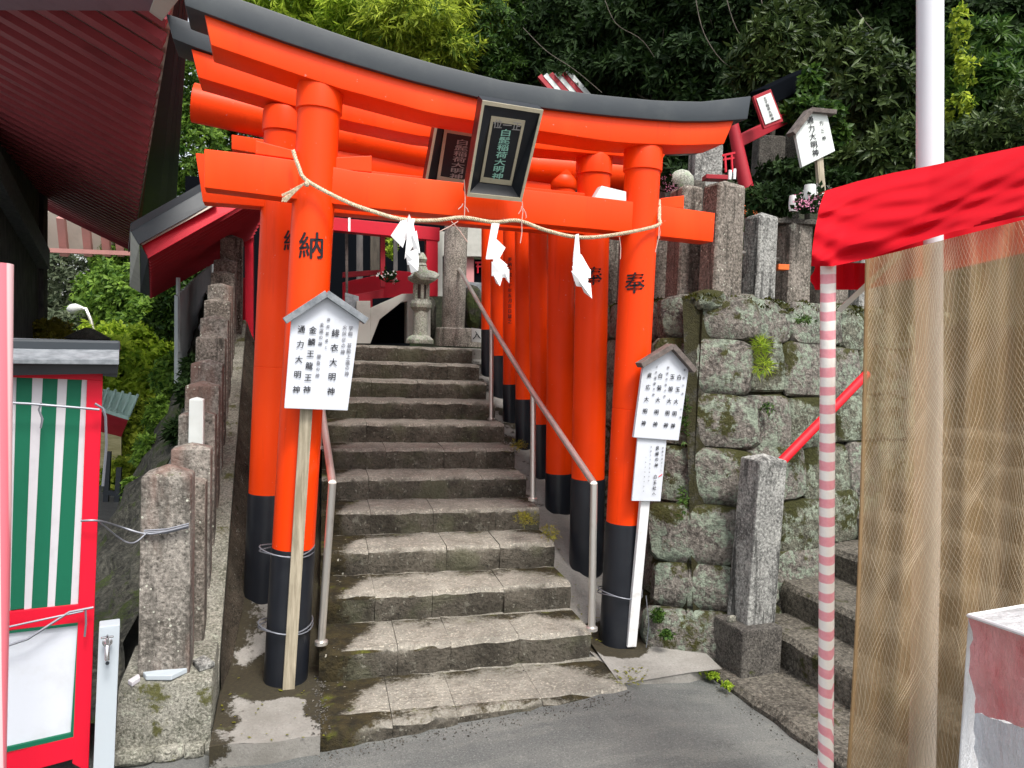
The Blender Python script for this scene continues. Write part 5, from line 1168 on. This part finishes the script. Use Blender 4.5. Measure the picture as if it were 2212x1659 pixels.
# curtain
cu = empty('net_curtain', at(2000, 1100, 2.0), label='tan plastic curtain with pale diamond netting hanging under the red awning', cat='curtain')
def curt(u, v, o=0):
    x0 = 1873 - 22 * v - 26 * v ** 3 * 1.0; x = x0 + (2330 - x0) * u; y0_ = 560 - 115 * u; y = y0_ + (1760 - y0_) * v
    d = 2.13 - .13 * u + .014 * math.sin(u * 22 + .6 * math.sin(3 * v)) + .008 * math.sin(u * 47 + v * 2) + .01 * math.sin(6 * v + 9 * u)
    return at(x, y, d - o)
mb = MB(); mb.grid(lambda u, v: curt(u, v), 90, 40); mb.build('plastic_sheet', M['sheer'], cu, smooth=True, fix=False)
mb = MB(); rr3 = random.Random(6)
def wob(a, b): return .006 * math.sin(a * 9 + b * 5) + .004 * math.sin(a * 21 - b * 13)
NN = 60
for sgn in (1, -1):
    for i in range(-66, NN + 66):
        base = i / NN; pts = []
        for j in range(0, 121):
            v = j / 120; sl_ = .62 + .25 * math.sin(v * 7 + base * 4)
            u = base + sgn * (.95 + .12 * math.sin(v * 3)) * v + .026 * math.sin(v * 15 + base * 9) + .011 * math.sin(v * 37 + base * 19 + sgn)
            if 0.004 <= u <= .8 and rr3.random() > .004: pts.append(curt(u, v, .006))
            else:
                if len(pts) > 2: mb.tube(pts, .00048, 3, cap=False)
                pts = []
        if len(pts) > 2: mb.tube(pts, .00048, 3, cap=False)
mb.build('netting', M['net'], cu, smooth=False, fix=False, kind='stuff')
mb = MB(); mb.tube([curt(0, v / 20, .004) for v in range(21)], .005, 6)
for x, y in [(1858, 835), (1860, 1220), (1848, 1700)]: pass
mb.build('curtain_hem', M['sheer'], cu, smooth=True)
# carton in film
bgx = empty('film_wrapped_carton', at(2150, 1500, 1.45), label='film wrapped pink and white carton at the lower right corner', cat='carton')
cF = [(2092, 1332), (2108, 1560), (2125, 1700)]
nb_ = 26
def side(u, v):     # front face from the corner to the right
    xl = 2092 + 30 * v + 4 * math.sin(v * 20); yl = 1330 + 500 * v; xr_ = 2300; yr = 1400 + 470 * v; r_ = Vector((rnd.uniform(-1, 1), rnd.uniform(-1, 1), rnd.uniform(-1, 1))) * .0025
    return at(xl + (xr_ - xl) * u, yl + (yr - yl) * u, 1.5 - .35 * u) + r_
mb = MB(); mb.grid(lambda u, v: side(u, v * .42), 16, 12); mb.build('pink_band', M['bagpink'], bgx, smooth=True, fix=False)
mb = MB(); mb.grid(lambda u, v: side(u, .42 + .6 * v) + FW * .0, 16, 16); mb.build('white_body', M['bagwhite'], bgx, smooth=True, fix=False)
mb = MB(); a_, b__, c__, d__ = at(2092, 1330, 1.5), at(2300, 1400, 1.15), at(2420, 1300, 1.6), at(2215, 1308, 1.95); mb.add([a_, b__, c__, d__], [(0, 1, 2, 3)])
mb.add([d__, a_, a_ - Vector((0, 0, .5)), d__ - Vector((0, 0, .5))], [(0, 1, 2, 3)]); mb.build('carton_top', M['bagwhite'], bgx)
mb = MB(); mb.tube([d__, a_, b__], .004, 6); mb.build('film_edge', M['paper'], bgx, smooth=True)
# red pipe handrail
rpz = MB(); rpz.tube([Vector((2.60, 3.72, .98)) if False else ony(1664, 1022, 3.62), ony(1872, 808, 3.95)], .027, 14)
tag(rpz.build('red_handrail', M['redpipe'], smooth=True), 'bright red pipe handrail rising along the mossy wall at the right', 'handrail')

# ---------------------------------------------------------------- terrace: dull red gate, sign, offerings
tg = empty('torii_gate', at(1600, 450, 6.0), label='old dull red gate half buried in the shrubs above the right wall, tilting', cat='torii gate')
d6 = 6.0
mb = MB(); mb.tube([at(1583, 268, d6), at(1604, 370, d6), at(1627, 470, d6)], [.045, .055, .062], 14); mb.build('pillar', M['reddark'], tg, smooth=True)
mb = MB(); mb.tube([at(1742, 165, d6 + .6), at(1768, 270, d6 + .6), at(1800, 400, d6 + .6)], [.045, .05, .06], 14); mb.build('pillar', M['reddark'], tg, smooth=True)
mb = MB(); mb.bar(at(1590, 308, d6), at(1772, 218, d6 + .6), .07, .09); mb.build('tie_beam', M['reddark'], tg, bevel=.006)
mb = MB(); mb.bar(at(1640, 215, d6 + .1), at(1738, 168, d6 + .6), .14, .15); mb.build('black_lintel_cap', M['dark'], tg, bevel=.01)
q4 = [at(1627, 208, 5.85), at(1665, 192, 5.87), at(1692, 262, 5.9), at(1651, 278, 5.88)]; n_ = nrm(q4)
mb = MB(); mb.prism([p for p in q4], -n_ * .03); mb.build('name_tablet', M['reddark'], tg, bevel=.003)
cq = sum(q4, Vector()) / 4; qi = [p.lerp(cq, .2) for p in q4]; mb = MB(); mb.prism([p + n_ * .004 for p in qi], n_ * .004); mb.build('tablet_panel', M['whiteaged'], tg)
mb = MB(); column(mb, qi, '王子稲荷大明神', .5, .06, .96, .028, n_, .012); mb.build('lettering', M['ink'], tg, fix=False)
ws_ = empty('wooden_sign', at(1760, 420, 5.2), label='white house-shaped board with black writing high above the red awning', cat='sign board')
q5 = flatten([at(1733, 361, 5.2), at(1804, 326, 5.25), at(1787, 247, 5.25), at(1752, 240, 5.2), at(1717, 283, 5.2)]); n5 = nrm([q5[0], q5[1], q5[4]])
housesign(ws_, q5, n5, M['whiteaged'], M['brownwood'], .03, .05, .03)
mb = MB(); mb.bar(at(1768, 335, 5.26), at(1775, 420, 5.26), .05, .03, up=(0, 1, 0)); mb.build('stake', M['oldwood'], ws_)
def SE(x, y): return ((1740 + x / 7.54) * .92167, (180 + y / 7.54) * .92167)
NPs = NP; NP = n5; PLN = lambda x, y: onpl(x, y, q5[0], n5)
mb = MB(); textline(mb, '通力大明神', SE(1190, 770), SE(1285, 1345), .055, PLN); textline(mb, '力三神', SE(1390, 820), SE(1435, 1090), .033, PLN); mb.build('lettering', M['ink'], ws_, fix=False, kind='stuff'); NP = NPs
# stone monuments behind the posts
for (x, yt, yb_, w, d, lab) in [(1520, 318, 420, 62, 5.6, 'tall grooved grey stone slab rising behind the corner post'), (1470, 395, 480, 90, 5.4, 'dark stone block under the round stone'), (1655, 300, 420, 60, 7.2, 'dark carved stone slab in the shade behind the dull red gate'), (1700, 300, 430, 40, 7.4, 'narrow dark stone slab right of the carved one')]:
    a = at(x, yb_, d); t = at(x, yt, d); mb = MB(); postmesh(mb, a.x, a.y, a.z - .3, t.z, w * d / 1600, .2, -.2, .03); tag(mb.build('stone_slab', M['postgrey'] if x == 1520 else M['darkblock'], bevel=.02), lab, 'stone slab')
mb = MB(); c = at(1472, 392, 5.3); mb.lathe(c - Vector((0, 0, .08)), [(.02, 0), (.075, .02), (.09, .06), (.085, .11), (.05, .15), (.01, .165)], 18); tag(mb.build('round_stone', M['lantern'], smooth=True), 'round grey stone ball between the right pillar and the corner post', 'stone ball')
rr9 = empty('small_torii', at(1567, 350, 5.2), label='little red offering torii in front of the grooved stone slab', cat='torii gate')
for x in (1566, 1580): mb = MB(); mb.bar(at(x, 333, 5.2), at(x + 2, 372, 5.2), .012, .012, up=(0, 1, 0)); mb.build('pillar', M['crimson'], rr9)
mb = MB(); mb.bar(at(1560, 336, 5.2), at(1588, 330, 5.2), .014, .014); mb.build('top_beam', M['crimson'], rr9); mb = MB(); mb.bar(at(1562, 345, 5.2), at(1586, 341, 5.2), .01, .012); mb.build('tie_beam', M['crimson'], rr9)
for i, (x, y, w, h, lab, mm) in enumerate([(1576, 378, 8, 20, 'left tiny white cup beside the little red torii', 'paper'), (1586, 376, 7, 22, 'right tiny white cup beside the little red torii', 'paper'), (1714, 440, 22, 34, 'short white jar left of the pink flowers', 'paper'), (1748, 420, 26, 40, 'white carton behind the pink flowers', 'whiteaged'), (1608, 510, 18, 14, 'small pale dish between the corner post and the next post', 'paper')]):
    c = at(x, y + h / 2, 4.8); s_ = 4.8 / 1600; mb = MB(); mb.lathe(c, [(w / 2 * s_ * .9, 0), (w / 2 * s_, h * s_ * .6), (w / 2 * s_ * .9, h * s_)], 12); tag(mb.build('offering_cup', M[mm], smooth=True), lab, 'cup')
mb = MB(); mb.box(at(1545, 385, 5.2), (.16, .1, .03), -.2); tag(mb.build('offering_tray', M['reddark'], bevel=.003), 'dark red tray in front of the little red torii', 'tray')
mb = MB(); mb.box(at(1688, 578, 4.75), (.07, .08, .035), -.2); tag(mb.build('offering_shelf', M['petalorange'], bevel=.003), 'small orange box seen between two posts on the wall', 'shelf')
mb = MB(); mb.box(at(1715, 484, 4.95), (.42, .22, .03), -.2); mb.box(at(1690, 510, 5.0), (.05, .05, .2), -.2); mb.box(at(1745, 510, 5.0), (.05, .05, .2), -.2); tag(mb.build('offering_table', M['darkblock'], bevel=.003), 'low dark table carrying the flowers behind the posts', 'table')
bouquet(at(1735, 462, 4.75), .13, 0, M['petal'], 'pink and lilac flowers above the right stone posts', 40, 4)
bouquet(at(1762, 440, 4.85), .13, 0, M['petalwhite'], 'cream lilies right of the pink flowers', 26, 5)
bouquet(at(1612, 468, 4.7), .08, 0, M['petalorange'], 'orange flowers beside the tilted red gate leg', 24, 6)
bouquet(at(1440, 415, 5.0), .11, 0, M['petal'], 'pink blossoms between the right front pillar and the round stone', 24, 7)
# house with red and white rafters in the trees
hh = empty('hidden_house', at(1200, 180, 10.5), label='red and white rafters of a house half hidden in the trees above the gate', cat='building')
for i in range(6):
    mb = MB(); mb.bar(at(1165 + i * 12, 165 - i * 2, 10.5), at(1215 + i * 12, 222 - i * 2, 10.5), .07, .06, up=(0, 1, 0)); mb.build('rafter', M['whiteaged'] if i % 2 else M['reddark'], hh)

# ---------------------------------------------------------------- hillside and vegetation
def hz(x, y):
    if x > 1.9: b_ = 2.0
    elif x > -1.3: b_ = 1.4
    else: b_ = -.6
    s = max(0, y - (9.5 if x > 1.5 else 11.5)) * (1.15 if x > -1.5 else .15)
    if x < -1.5: s = 0
    return b_ + s
mb = MB(); r10 = random.Random(12)
gx = [-40, -30, -20, -12, -8, -5, -3, -2, -1.2, -.4, .5, 1.2, 1.9, 2.6, 3.5, 5, 7, 9, 12, 16, 22, 30]; gy = [7.9 + .8 * i for i in range(10)] + [17, 19, 22, 26, 32, 40, 55]
mb.add([(x, y, hz(x, y) - (1.2 if y < 9 else 0) + r10.uniform(-.15, .15)) for y in gy for x in gx], [(j * len(gx) + i, j * len(gx) + i + 1, (j + 1) * len(gx) + i + 1, (j + 1) * len(gx) + i) for j in range(len(gy) - 1) for i in range(len(gx) - 1)])
mb.build('hillside', M['soil'], smooth=True, kind='structure', label='steep dark wooded hillside behind the shrine')

rng = np.random.default_rng(5)
def leaves(name, blobs, mat, parent, n, Lf, Wf, per=6, droop=.3, spread=.9, shell=.55, kind=None):
    """blobs: (centre, radius xyz). Leaf pairs grow in rosettes on twig ends spread through the crown."""
    cen = np.array([tuple(b[0]) for b in blobs]); rad = np.array([b[1] if hasattr(b[1], '__len__') else (b[1],) * 3 for b in blobs])
    vol = rad.prod(1) ** (2 / 3); pick = rng.choice(len(blobs), n, p=vol / vol.sum())
    d = rng.normal(size=(n, 3)); d /= np.linalg.norm(d, axis=1)[:, None]
    lump = 1 + .22 * np.sin(d[:, 0] * 5 + pick) * np.cos(d[:, 2] * 6 + pick * 2) + .12 * np.sin(d[:, 1] * 11 + pick)
    rr = (shell + (1 - shell) * rng.random(n) ** .6) * lump
    p = cen[pick] + d * rad[pick] * rr[:, None]
    ax = d * .8 + rng.normal(size=(n, 3)) * .35 + np.array([0, 0, .35]); ax /= np.linalg.norm(ax, axis=1)[:, None]
    p = np.repeat(p, per, 0); ax = np.repeat(ax, per, 0); N = n * per
    t = rng.normal(size=(N, 3)); t -= ax * (t * ax).sum(1)[:, None]; t /= np.linalg.norm(t, axis=1)[:, None]
    ld = ax * (1 - spread * rng.random(N))[:, None] + t * spread + np.array([0, 0, -droop]); ld /= np.linalg.norm(ld, axis=1)[:, None]
    sd_ = np.cross(ld, ax + rng.normal(size=(N, 3)) * .3); sd_ /= np.linalg.norm(sd_, axis=1)[:, None]; up = np.cross(sd_, ld)
    ln_ = (Lf * rng.uniform(.6, 1.25, N))[:, None]; wd = (Wf * rng.uniform(.7, 1.2, N))[:, None]
    p = p + ld * ln_ * .1
    v0 = p; v1 = p + ld * ln_ * .45 + sd_ * wd / 2 + up * wd * .18; v2 = p + ld * ln_ - up * ln_ * .08; v3 = p + ld * ln_ * .45 - sd_ * wd / 2 + up * wd * .18
    V = np.stack([v0, v1, v2, v3], 1).reshape(-1, 3)
    off = wloc(parent) if parent else Vector((0, 0, 0)); V -= np.array(tuple(off))
    me = bpy.data.meshes.new(name); me.vertices.add(len(V)); me.vertices.foreach_set('co', V.astype(np.float32).ravel())
    idx = np.arange(N)[:, None] * 4; F = np.concatenate([idx + np.array([0, 1, 2]), idx + np.array([0, 2, 3])], 1).ravel()
    me.loops.add(len(F)); me.loops.foreach_set('vertex_index', F.astype(np.int32)); me.polygons.add(2 * N)
    me.polygons.foreach_set('loop_start', np.arange(0, 6 * N, 3, dtype=np.int32)); me.polygons.foreach_set('loop_total', np.full(2 * N, 3, np.int32))
    me.update(calc_edges=True)
    at_ = me.attributes.new('tint', 'FLOAT', 'FACE'); tw = np.repeat(np.repeat(rng.random(n), per) * .5 + rng.random(N) * .5, 2); at_.data.foreach_set('value', tw.astype(np.float32))
    me.materials.append(mat); o = bpy.data.objects.new(name, me); COL.objects.link(o)
    if parent: o.parent = parent
    if kind: o['kind'] = kind
    return o
def plant(name, label, cat, blobs, kind, n, Lf, Wf, per=6, droop=.3, group=None, trunk=True, shell=.55, spread=.9, twigs=10):
    bl = [(at(x, y, d), (r_ * d / 1600,) * 3 if not hasattr(r_, '__len__') else (r_[0] * d / 1600, r_[0] * d / 1600, r_[1] * d / 1600)) for x, y, d, r_ in blobs]
    c = sum((b[0] for b in bl), Vector()) / len(bl); base = Vector((c.x, c.y, hz(c.x, c.y) if c.y > 8 else min(c.z - .3, max(-.1, c.z - 1.0))))
    root = empty(name, base, label=label, cat=cat, group=group)
    leaves('crown' if trunk else 'foliage', bl, LEAF[kind], root, n, Lf, Wf, per, droop, spread, shell)
    if trunk:
        mb = MB(); R0 = max(.03, bl[0][1][0] * .06); mb.tube([base - Vector((0, 0, .3)), base.lerp(c, .5) + Vector((rnd.uniform(-.1, .1), 0, 0)), c], [R0, R0 * .75, R0 * .4], 8); mb.build('trunk', M['bark'], root, smooth=True)
        mb = MB()
        for i in range(twigs):
            b_ = rnd.choice(bl); e = b_[0] + Vector((rnd.uniform(-1, 1) * b_[1][0], rnd.uniform(-1, .2) * b_[1][1], rnd.uniform(-.9, .9) * b_[1][2])) * .9
            s_ = base.lerp(c, rnd.uniform(.5, 1)); m_ = s_.lerp(e, .5) + Vector((rnd.uniform(-.1, .1), rnd.uniform(-.1, .1), .08)); mb.tube([s_, m_, e], [R0 * .35, R0 * .22, R0 * .08], 5)
        mb.build('branches', M['bark'], root, smooth=True)
    return root
# upper left: bright trees seen between the roof and the gates
plant('broadleaf_tree', 'bright green tree between the hall roof and the gate tops', 'tree', [(430, 330, 15, 110), (470, 180, 15, 120), (600, 30, 15, 130)], 'fresh', 6500, .13, .05, 5)
plant('bamboo_clump', 'bright yellow green bamboo leaves at the top, left of the middle', 'bamboo', [(640, -10, 12, 120), (800, 40, 11.5, (110, 70)), (760, -40, 12, 100)], 'lime', 3800, .17, .032, 6, .6)
plant('bamboo_clump', 'yellow green bamboo spray over the black beam, nearest to the top middle', 'bamboo', [(900, 60, 11, (110, 60)), (960, 110, 11, (70, 40)), (1000, 20, 11.5, 90)], 'bamboo', 3600, .16, .030, 6, .6)
plant('maple_tree', 'finer mid green tree right of the bamboo at the top', 'tree', [(1060, 80, 11.5, 90), (1130, 30, 12, 100), (1080, 150, 11.5, (80, 40)), (1010, 130, 12, 60)], 'mid', 5600, .10, .03, 6, .4)
# dark wood over the gate
plant('evergreen_tree', 'dark tree over the middle of the front gate', 'tree', [(1220, 90, 11.5, 110), (1290, 20, 12, 110), (1260, 170, 11, (90, 40))], 'dark', 4600, .14, .045, 6)
plant('evergreen_tree', 'very dark tree right of the middle behind the lintel end', 'tree', [(1420, 60, 10.5, 120), (1500, 150, 9.5, 90), (1380, 160, 10.5, (110, 50))], 'dark', 4600, .14, .045, 6)
plant('evergreen_tree', 'dark tree with thin bare vines above the tilted red gate', 'tree', [(1600, 20, 9.5, 120), (1560, 110, 9.5, 80), (1500, -30, 10, 110)], 'dark', 4200, .13, .045, 6)
plant('evergreen_tree', 'dark tree filling the upper right beyond the white pole', 'tree', [(1760, -20, 9, 140), (1900, -10, 9, 130), (2100, 60, 9, 150), (2230, 120, 9, 140)], 'dark', 7000, .12, .05, 6)
plant('leathery_shrub', 'glossy shrub with leaf rosettes just left of the white pole', 'shrub', [(1880, 190, 6.8, 95), (1820, 130, 7, 70), (1930, 260, 6.8, 70), (1850, 260, 6.9, 60)], 'rosette', 1050, .115, .04, 8, .35, spread=1.0)
plant('leathery_shrub', 'pale rosette shrub above the small plaque of the tilted red gate', 'shrub', [(1660, 110, 7, 62), (1700, 60, 7.3, 62), (1640, 160, 7, (50, 24))], 'rosette', 800, .12, .038, 8, .35, spread=1.0)
plant('leathery_shrub', 'low rosette shrub above the red awning, left of the white pole', 'shrub', [(1910, 335, 6, 50), (1850, 350, 6.2, (55, 30)), (1960, 320, 6, 55)], 'rosette', 800, .105, .035, 8, .35, spread=1.0)
plant('leathery_shrub', 'dark shrub between the white house-shaped board and the rosette shrubs', 'shrub', [(1830, 300, 7.6, 70), (1750, 200, 7.8, 70), (1700, 200, 8, 60)], 'mid', 1500, .11, .04, 7)
plant('fern_bush', 'feathery leaved bush right of the white pole', 'shrub', [(2120, 230, 6.6, 90), (2200, 170, 6.8, 90), (2090, 130, 7, 80)], 'mid', 2300, .11, .028, 8, .3)
plant('leathery_shrub', 'greyish shrub just above the right end of the red awning', 'shrub', [(2150, 300, 6, (110, 50)), (2080, 340, 6, (60, 40)), (2220, 260, 6, 70)], 'rosette', 1500, .075, .026, 8)
plant('climbing_vine', 'yellow green vine hanging beside the right of the white pole', 'vine', [(2075, 60, 6.3, (16, 60)), (2085, 150, 6.3, (20, 40)), (2070, 230, 6.3, (28, 30))], 'bamboo', 150, .055, .035, 5, .4, trunk=False)
plant('climbing_vine', 'green vine climbing over the right leg of the tilted red gate', 'vine', [(1752, 190, 6.2, (22, 40)), (1735, 235, 6.2, (36, 18)), (1790, 240, 6.2, (30, 14)), (1815, 300, 6.2, (12, 50))], 'mid', 330, .07, .045, 6, .5, trunk=False)
plant('ground_shrub', 'low mid green plants under the flowers between the stone posts', 'shrub', [(1690, 520, 5.1, (34, 30)), (1740, 520, 5.1, (40, 28)), (1612, 540, 5.1, (16, 40)), (1800, 500, 5.2, (40, 30))], 'mid', 700, .045, .02, 6, trunk=False)
plant('ground_shrub', 'low dark bush behind the flowers on the terrace', 'shrub', [(1660, 430, 5.6, (60, 28)), (1720, 380, 6.5, (90, 30)), (1800, 400, 6, (50, 30))], 'dark', 900, .07, .03, 6, trunk=False)
plant('fern_tuft', 'green fern tufts filling the mossy corner joint of the retaining wall', 'fern', [(1478, 900, 4.15, (7, 60)), (1475, 1080, 4.1, (7, 50)), (1660, 880, 4.4, (12, 10)), (1740, 690, 4.5, (20, 6))], 'mid', 110, .03, .008, 5, .4, trunk=False, shell=.1)
plant('ground_shrub', 'dark bush behind the round stone right of the front pillar', 'shrub', [(1500, 300, 8, (90, 60)), (1440, 380, 7.5, (50, 40)), (1600, 260, 8.5, (80, 70)), (1650, 330, 8.5, 80)], 'dark', 2600, .09, .04, 6, trunk=False)
bv = empty('bare_vines', at(1620, 200, 8.5), label='thin bare brown vines hanging through the dark trees at the upper right', cat='vine')
for pts_ in ([(1565, -20), (1590, 60), (1640, 130), (1668, 165)], [(1690, -20), (1700, 30), (1722, 70), (1760, 92), (1815, 110)], [(1640, -30), (1652, 40), (1672, 120), (1690, 190)], [(1500, -20), (1520, 70), (1570, 140), (1640, 158)], [(1300, -20), (1330, 50), (1390, 90), (1440, 170)], [(1850, 20), (1880, 60), (1920, 90)], [(1130, 60), (1180, 110), (1240, 150), (1300, 200)]):
    mb = MB(); mb.tube(dense([at(x, y, 7.6 if x > 1450 else 9.5) for x, y in pts_], 5), .0045, 5); mb.build('vine_stem', M['vinestem'], bv, smooth=True)
# middle: between shrine beams
plant('potted_plant', 'small bright plant inside the dark shrine opening', 'plant', [(845, 530, 10.2, (12, 30)), (800, 640, 10.2, (40, 8))], 'lime', 240, .05, .025, 5, trunk=False)
# left middle distance
plant('broadleaf_tree', 'pale green tree with sky gaps at the far left, behind the street lamp', 'tree', [(150, 620, 24, 95), (120, 700, 24, 90), (230, 560, 24, 60), (95, 560, 24, 50)], 'olive', 1700, .22, .09, 5, shell=.2)
plant('broadleaf_tree', 'mid green tree below the tip of the crimson gable roof', 'tree', [(300, 660, 20, 90), (240, 640, 21, 70), (340, 700, 19, 70), (230, 720, 21, 70), (270, 570, 22, 60)], 'fresh', 6500, .18, .085, 5)
plant('broadleaf_tree', 'dark tree just left of the corrugated fence', 'tree', [(400, 620, 10.5, 60), (430, 560, 10.5, 60), (370, 690, 10.5, 40)], 'mid', 2600, .10, .045, 6)
plant('leafy_bush', 'bright lime bush left of the corrugated fence', 'bush', [(300, 790, 16.5, 80), (350, 730, 16.8, 55), (270, 850, 16.3, 50), (330, 830, 16.0, 45), (230, 760, 17.2, 60), (360, 790, 16, (24, 60))], 'lime', 4600, .16, .09, 5, shell=.4)
plant('leafy_bush', 'lower bright bush below the pale green tiled roof', 'bush', [(300, 950, 9.4, 48), (275, 1030, 9.0, 45), (320, 900, 9.8, 36), (255, 1090, 8.6, 30)], 'bamboo', 3000, .09, .055, 5)
plant('leafy_bush', 'pale bush low among the trunks left of the street lamp', 'bush', [(160, 700, 20, (80, 30)), (110, 740, 19, (50, 20))], 'olive', 700, .14, .07, 5)
plant('leafy_bush', 'yellow green bush tips at the left behind the board roof', 'bush', [(110, 715, 13, (40, 22)), (150, 735, 12.5, (50, 16))], 'yellow', 500, .1, .05, 5)
plant('leafy_bush', 'fresh green bush hugging the dark bank under the corrugated fence', 'bush', [(365, 820, 6.6, (30, 50)), (345, 900, 6.2, (26, 40)), (318, 980, 5.8, (22, 40)), (290, 1070, 5.4, (18, 36))], 'fresh', 1500, .05, .028, 5, trunk=False)
# little weeds
def weeds(name, label, spots, kind, n, Lf, Wf): 
    return plant(name, label, 'weeds', spots, kind, n, Lf, Wf, 4, .1, trunk=False, shell=0.1)
plant('grass_tuft', 'bright grass tuft growing from the lichened wall', 'grass tuft', [(1645, 745, 4.35, (13, 18)), (1648, 790, 4.35, (16, 14))], 'lime', 70, .06, .005, 5, .3, trunk=False, shell=.1)
weeds('weed_patch', 'small green weeds at the kerb corner by the dark cube base', [(1505, 1448, 3.95, (12, 6)), (1540, 1460, 3.9, (12, 6)), (1570, 1480, 3.8, (12, 5))], 'lime', 160, .018, .011)
weeds('weed_patch', 'weeds between the right front pillar and the wall foot', [(1420, 1330, 4.1, (12, 16)), (1440, 1370, 4.05, (14, 8))], 'mid', 160, .02, .012)
weeds('weed_patch', 'tiny green clover sprig beside the left gate pillar foot', [(500, 1400, 3.9, (8, 5)), (508, 1262, 4.2, (7, 5))], 'lime', 40, .016, .012)
plant('fern_tuft', 'dark ferny tuft on the bank under the corrugated fence', 'fern', [(420, 800, 5.6, (22, 26)), (405, 850, 5.3, (20, 20)), (385, 930, 5, (18, 24))], 'dark', 300, .07, .02, 6, .3, trunk=False)
plant('dry_weed', 'dry pale weeds beside the middle right handrail post', 'weeds', [(1135, 1120, 4.6, (22, 16)), (1190, 1150, 4.4, (22, 14)), (1120, 960, 5.6, (18, 10))], 'yellow', 130, .03, .004, 5, .1, trunk=False, shell=.1)
# fallen leaves
mb = MB()
for i in range(160):
    a = rnd.random(); 
    if a < .5: p = onz(rnd.uniform(1180, 1300), rnd.uniform(1180, 1330), .22); p.z = .03 + max(0, (p.y - 3.9)) * .42 + .012
    elif a < .8: p = onz(rnd.uniform(1330, 1400), rnd.uniform(1440, 1480), .012)
    else: p = onz(rnd.uniform(470, 700), rnd.uniform(1400, 1600), .008)
    s_ = rnd.uniform(.006, .014); t = rnd.uniform(0, 6.28); d_ = Vector((math.cos(t), math.sin(t), rnd.uniform(-.2, .3))) * s_; e_ = Vector((-math.sin(t), math.cos(t), 0)) * s_ * .5
    mb.add([p - d_, p + e_, p + d_, p - e_], [(0, 1, 2, 3)])
tag(mb.build('leaf_litter', LEAF['yellow'], fix=False), 'scattered small dry leaves on the slabs and side slope', 'fallen leaves', kind='stuff')
gm = MB(); rg = random.Random(21)
for i in range(900):
    q_ = rg.random()
    if q_ < .4: u_ = rg.random(); p = Vector((1.5 * u_, 3.19 + .16 * u_ - .05 - abs(rg.gauss(0, .05)) - .01, 0)); p.z = gz(p.x, p.y) + .002
    elif q_ < .6: p = Vector((.03 + rg.gauss(0, .02), rg.uniform(3.12, 3.7), .004))
    elif q_ < .75: p = Vector((2.05 + rg.gauss(0, .03), rg.uniform(2.0, 3.45), 0)); p.z = gz(p.x, p.y) + .003
    else: k_ = rg.randrange(0, 9); p = Vector((rg.uniform(.05, 1.4), STEP[k_ + 1] - abs(rg.gauss(0, .03)) - .012, SZ[k_] + .003))
    r_ = rg.uniform(.002, .007); a_ = [p + Vector((math.cos(t + q_ * 9) * r_ * rg.uniform(.6, 1.3), math.sin(t + q_ * 9) * r_, 0)) for t in (0, 2.1, 4.2)]
    gm.add(a_ + [p + Vector((0, 0, r_ * .8))], [(0, 1, 3), (1, 2, 3), (2, 0, 3)])
tag(gm.build('grit', M['darkblock'], fix=False), 'loose grit and crumbs along the kerb edges and the backs of the treads', 'grit', kind='stuff')
mb = MB(); p = onx(1857, 1338, 2.6) if False else at(1714 + 145, 1338, 3.9); 
print('done', len(bpy.data.objects))
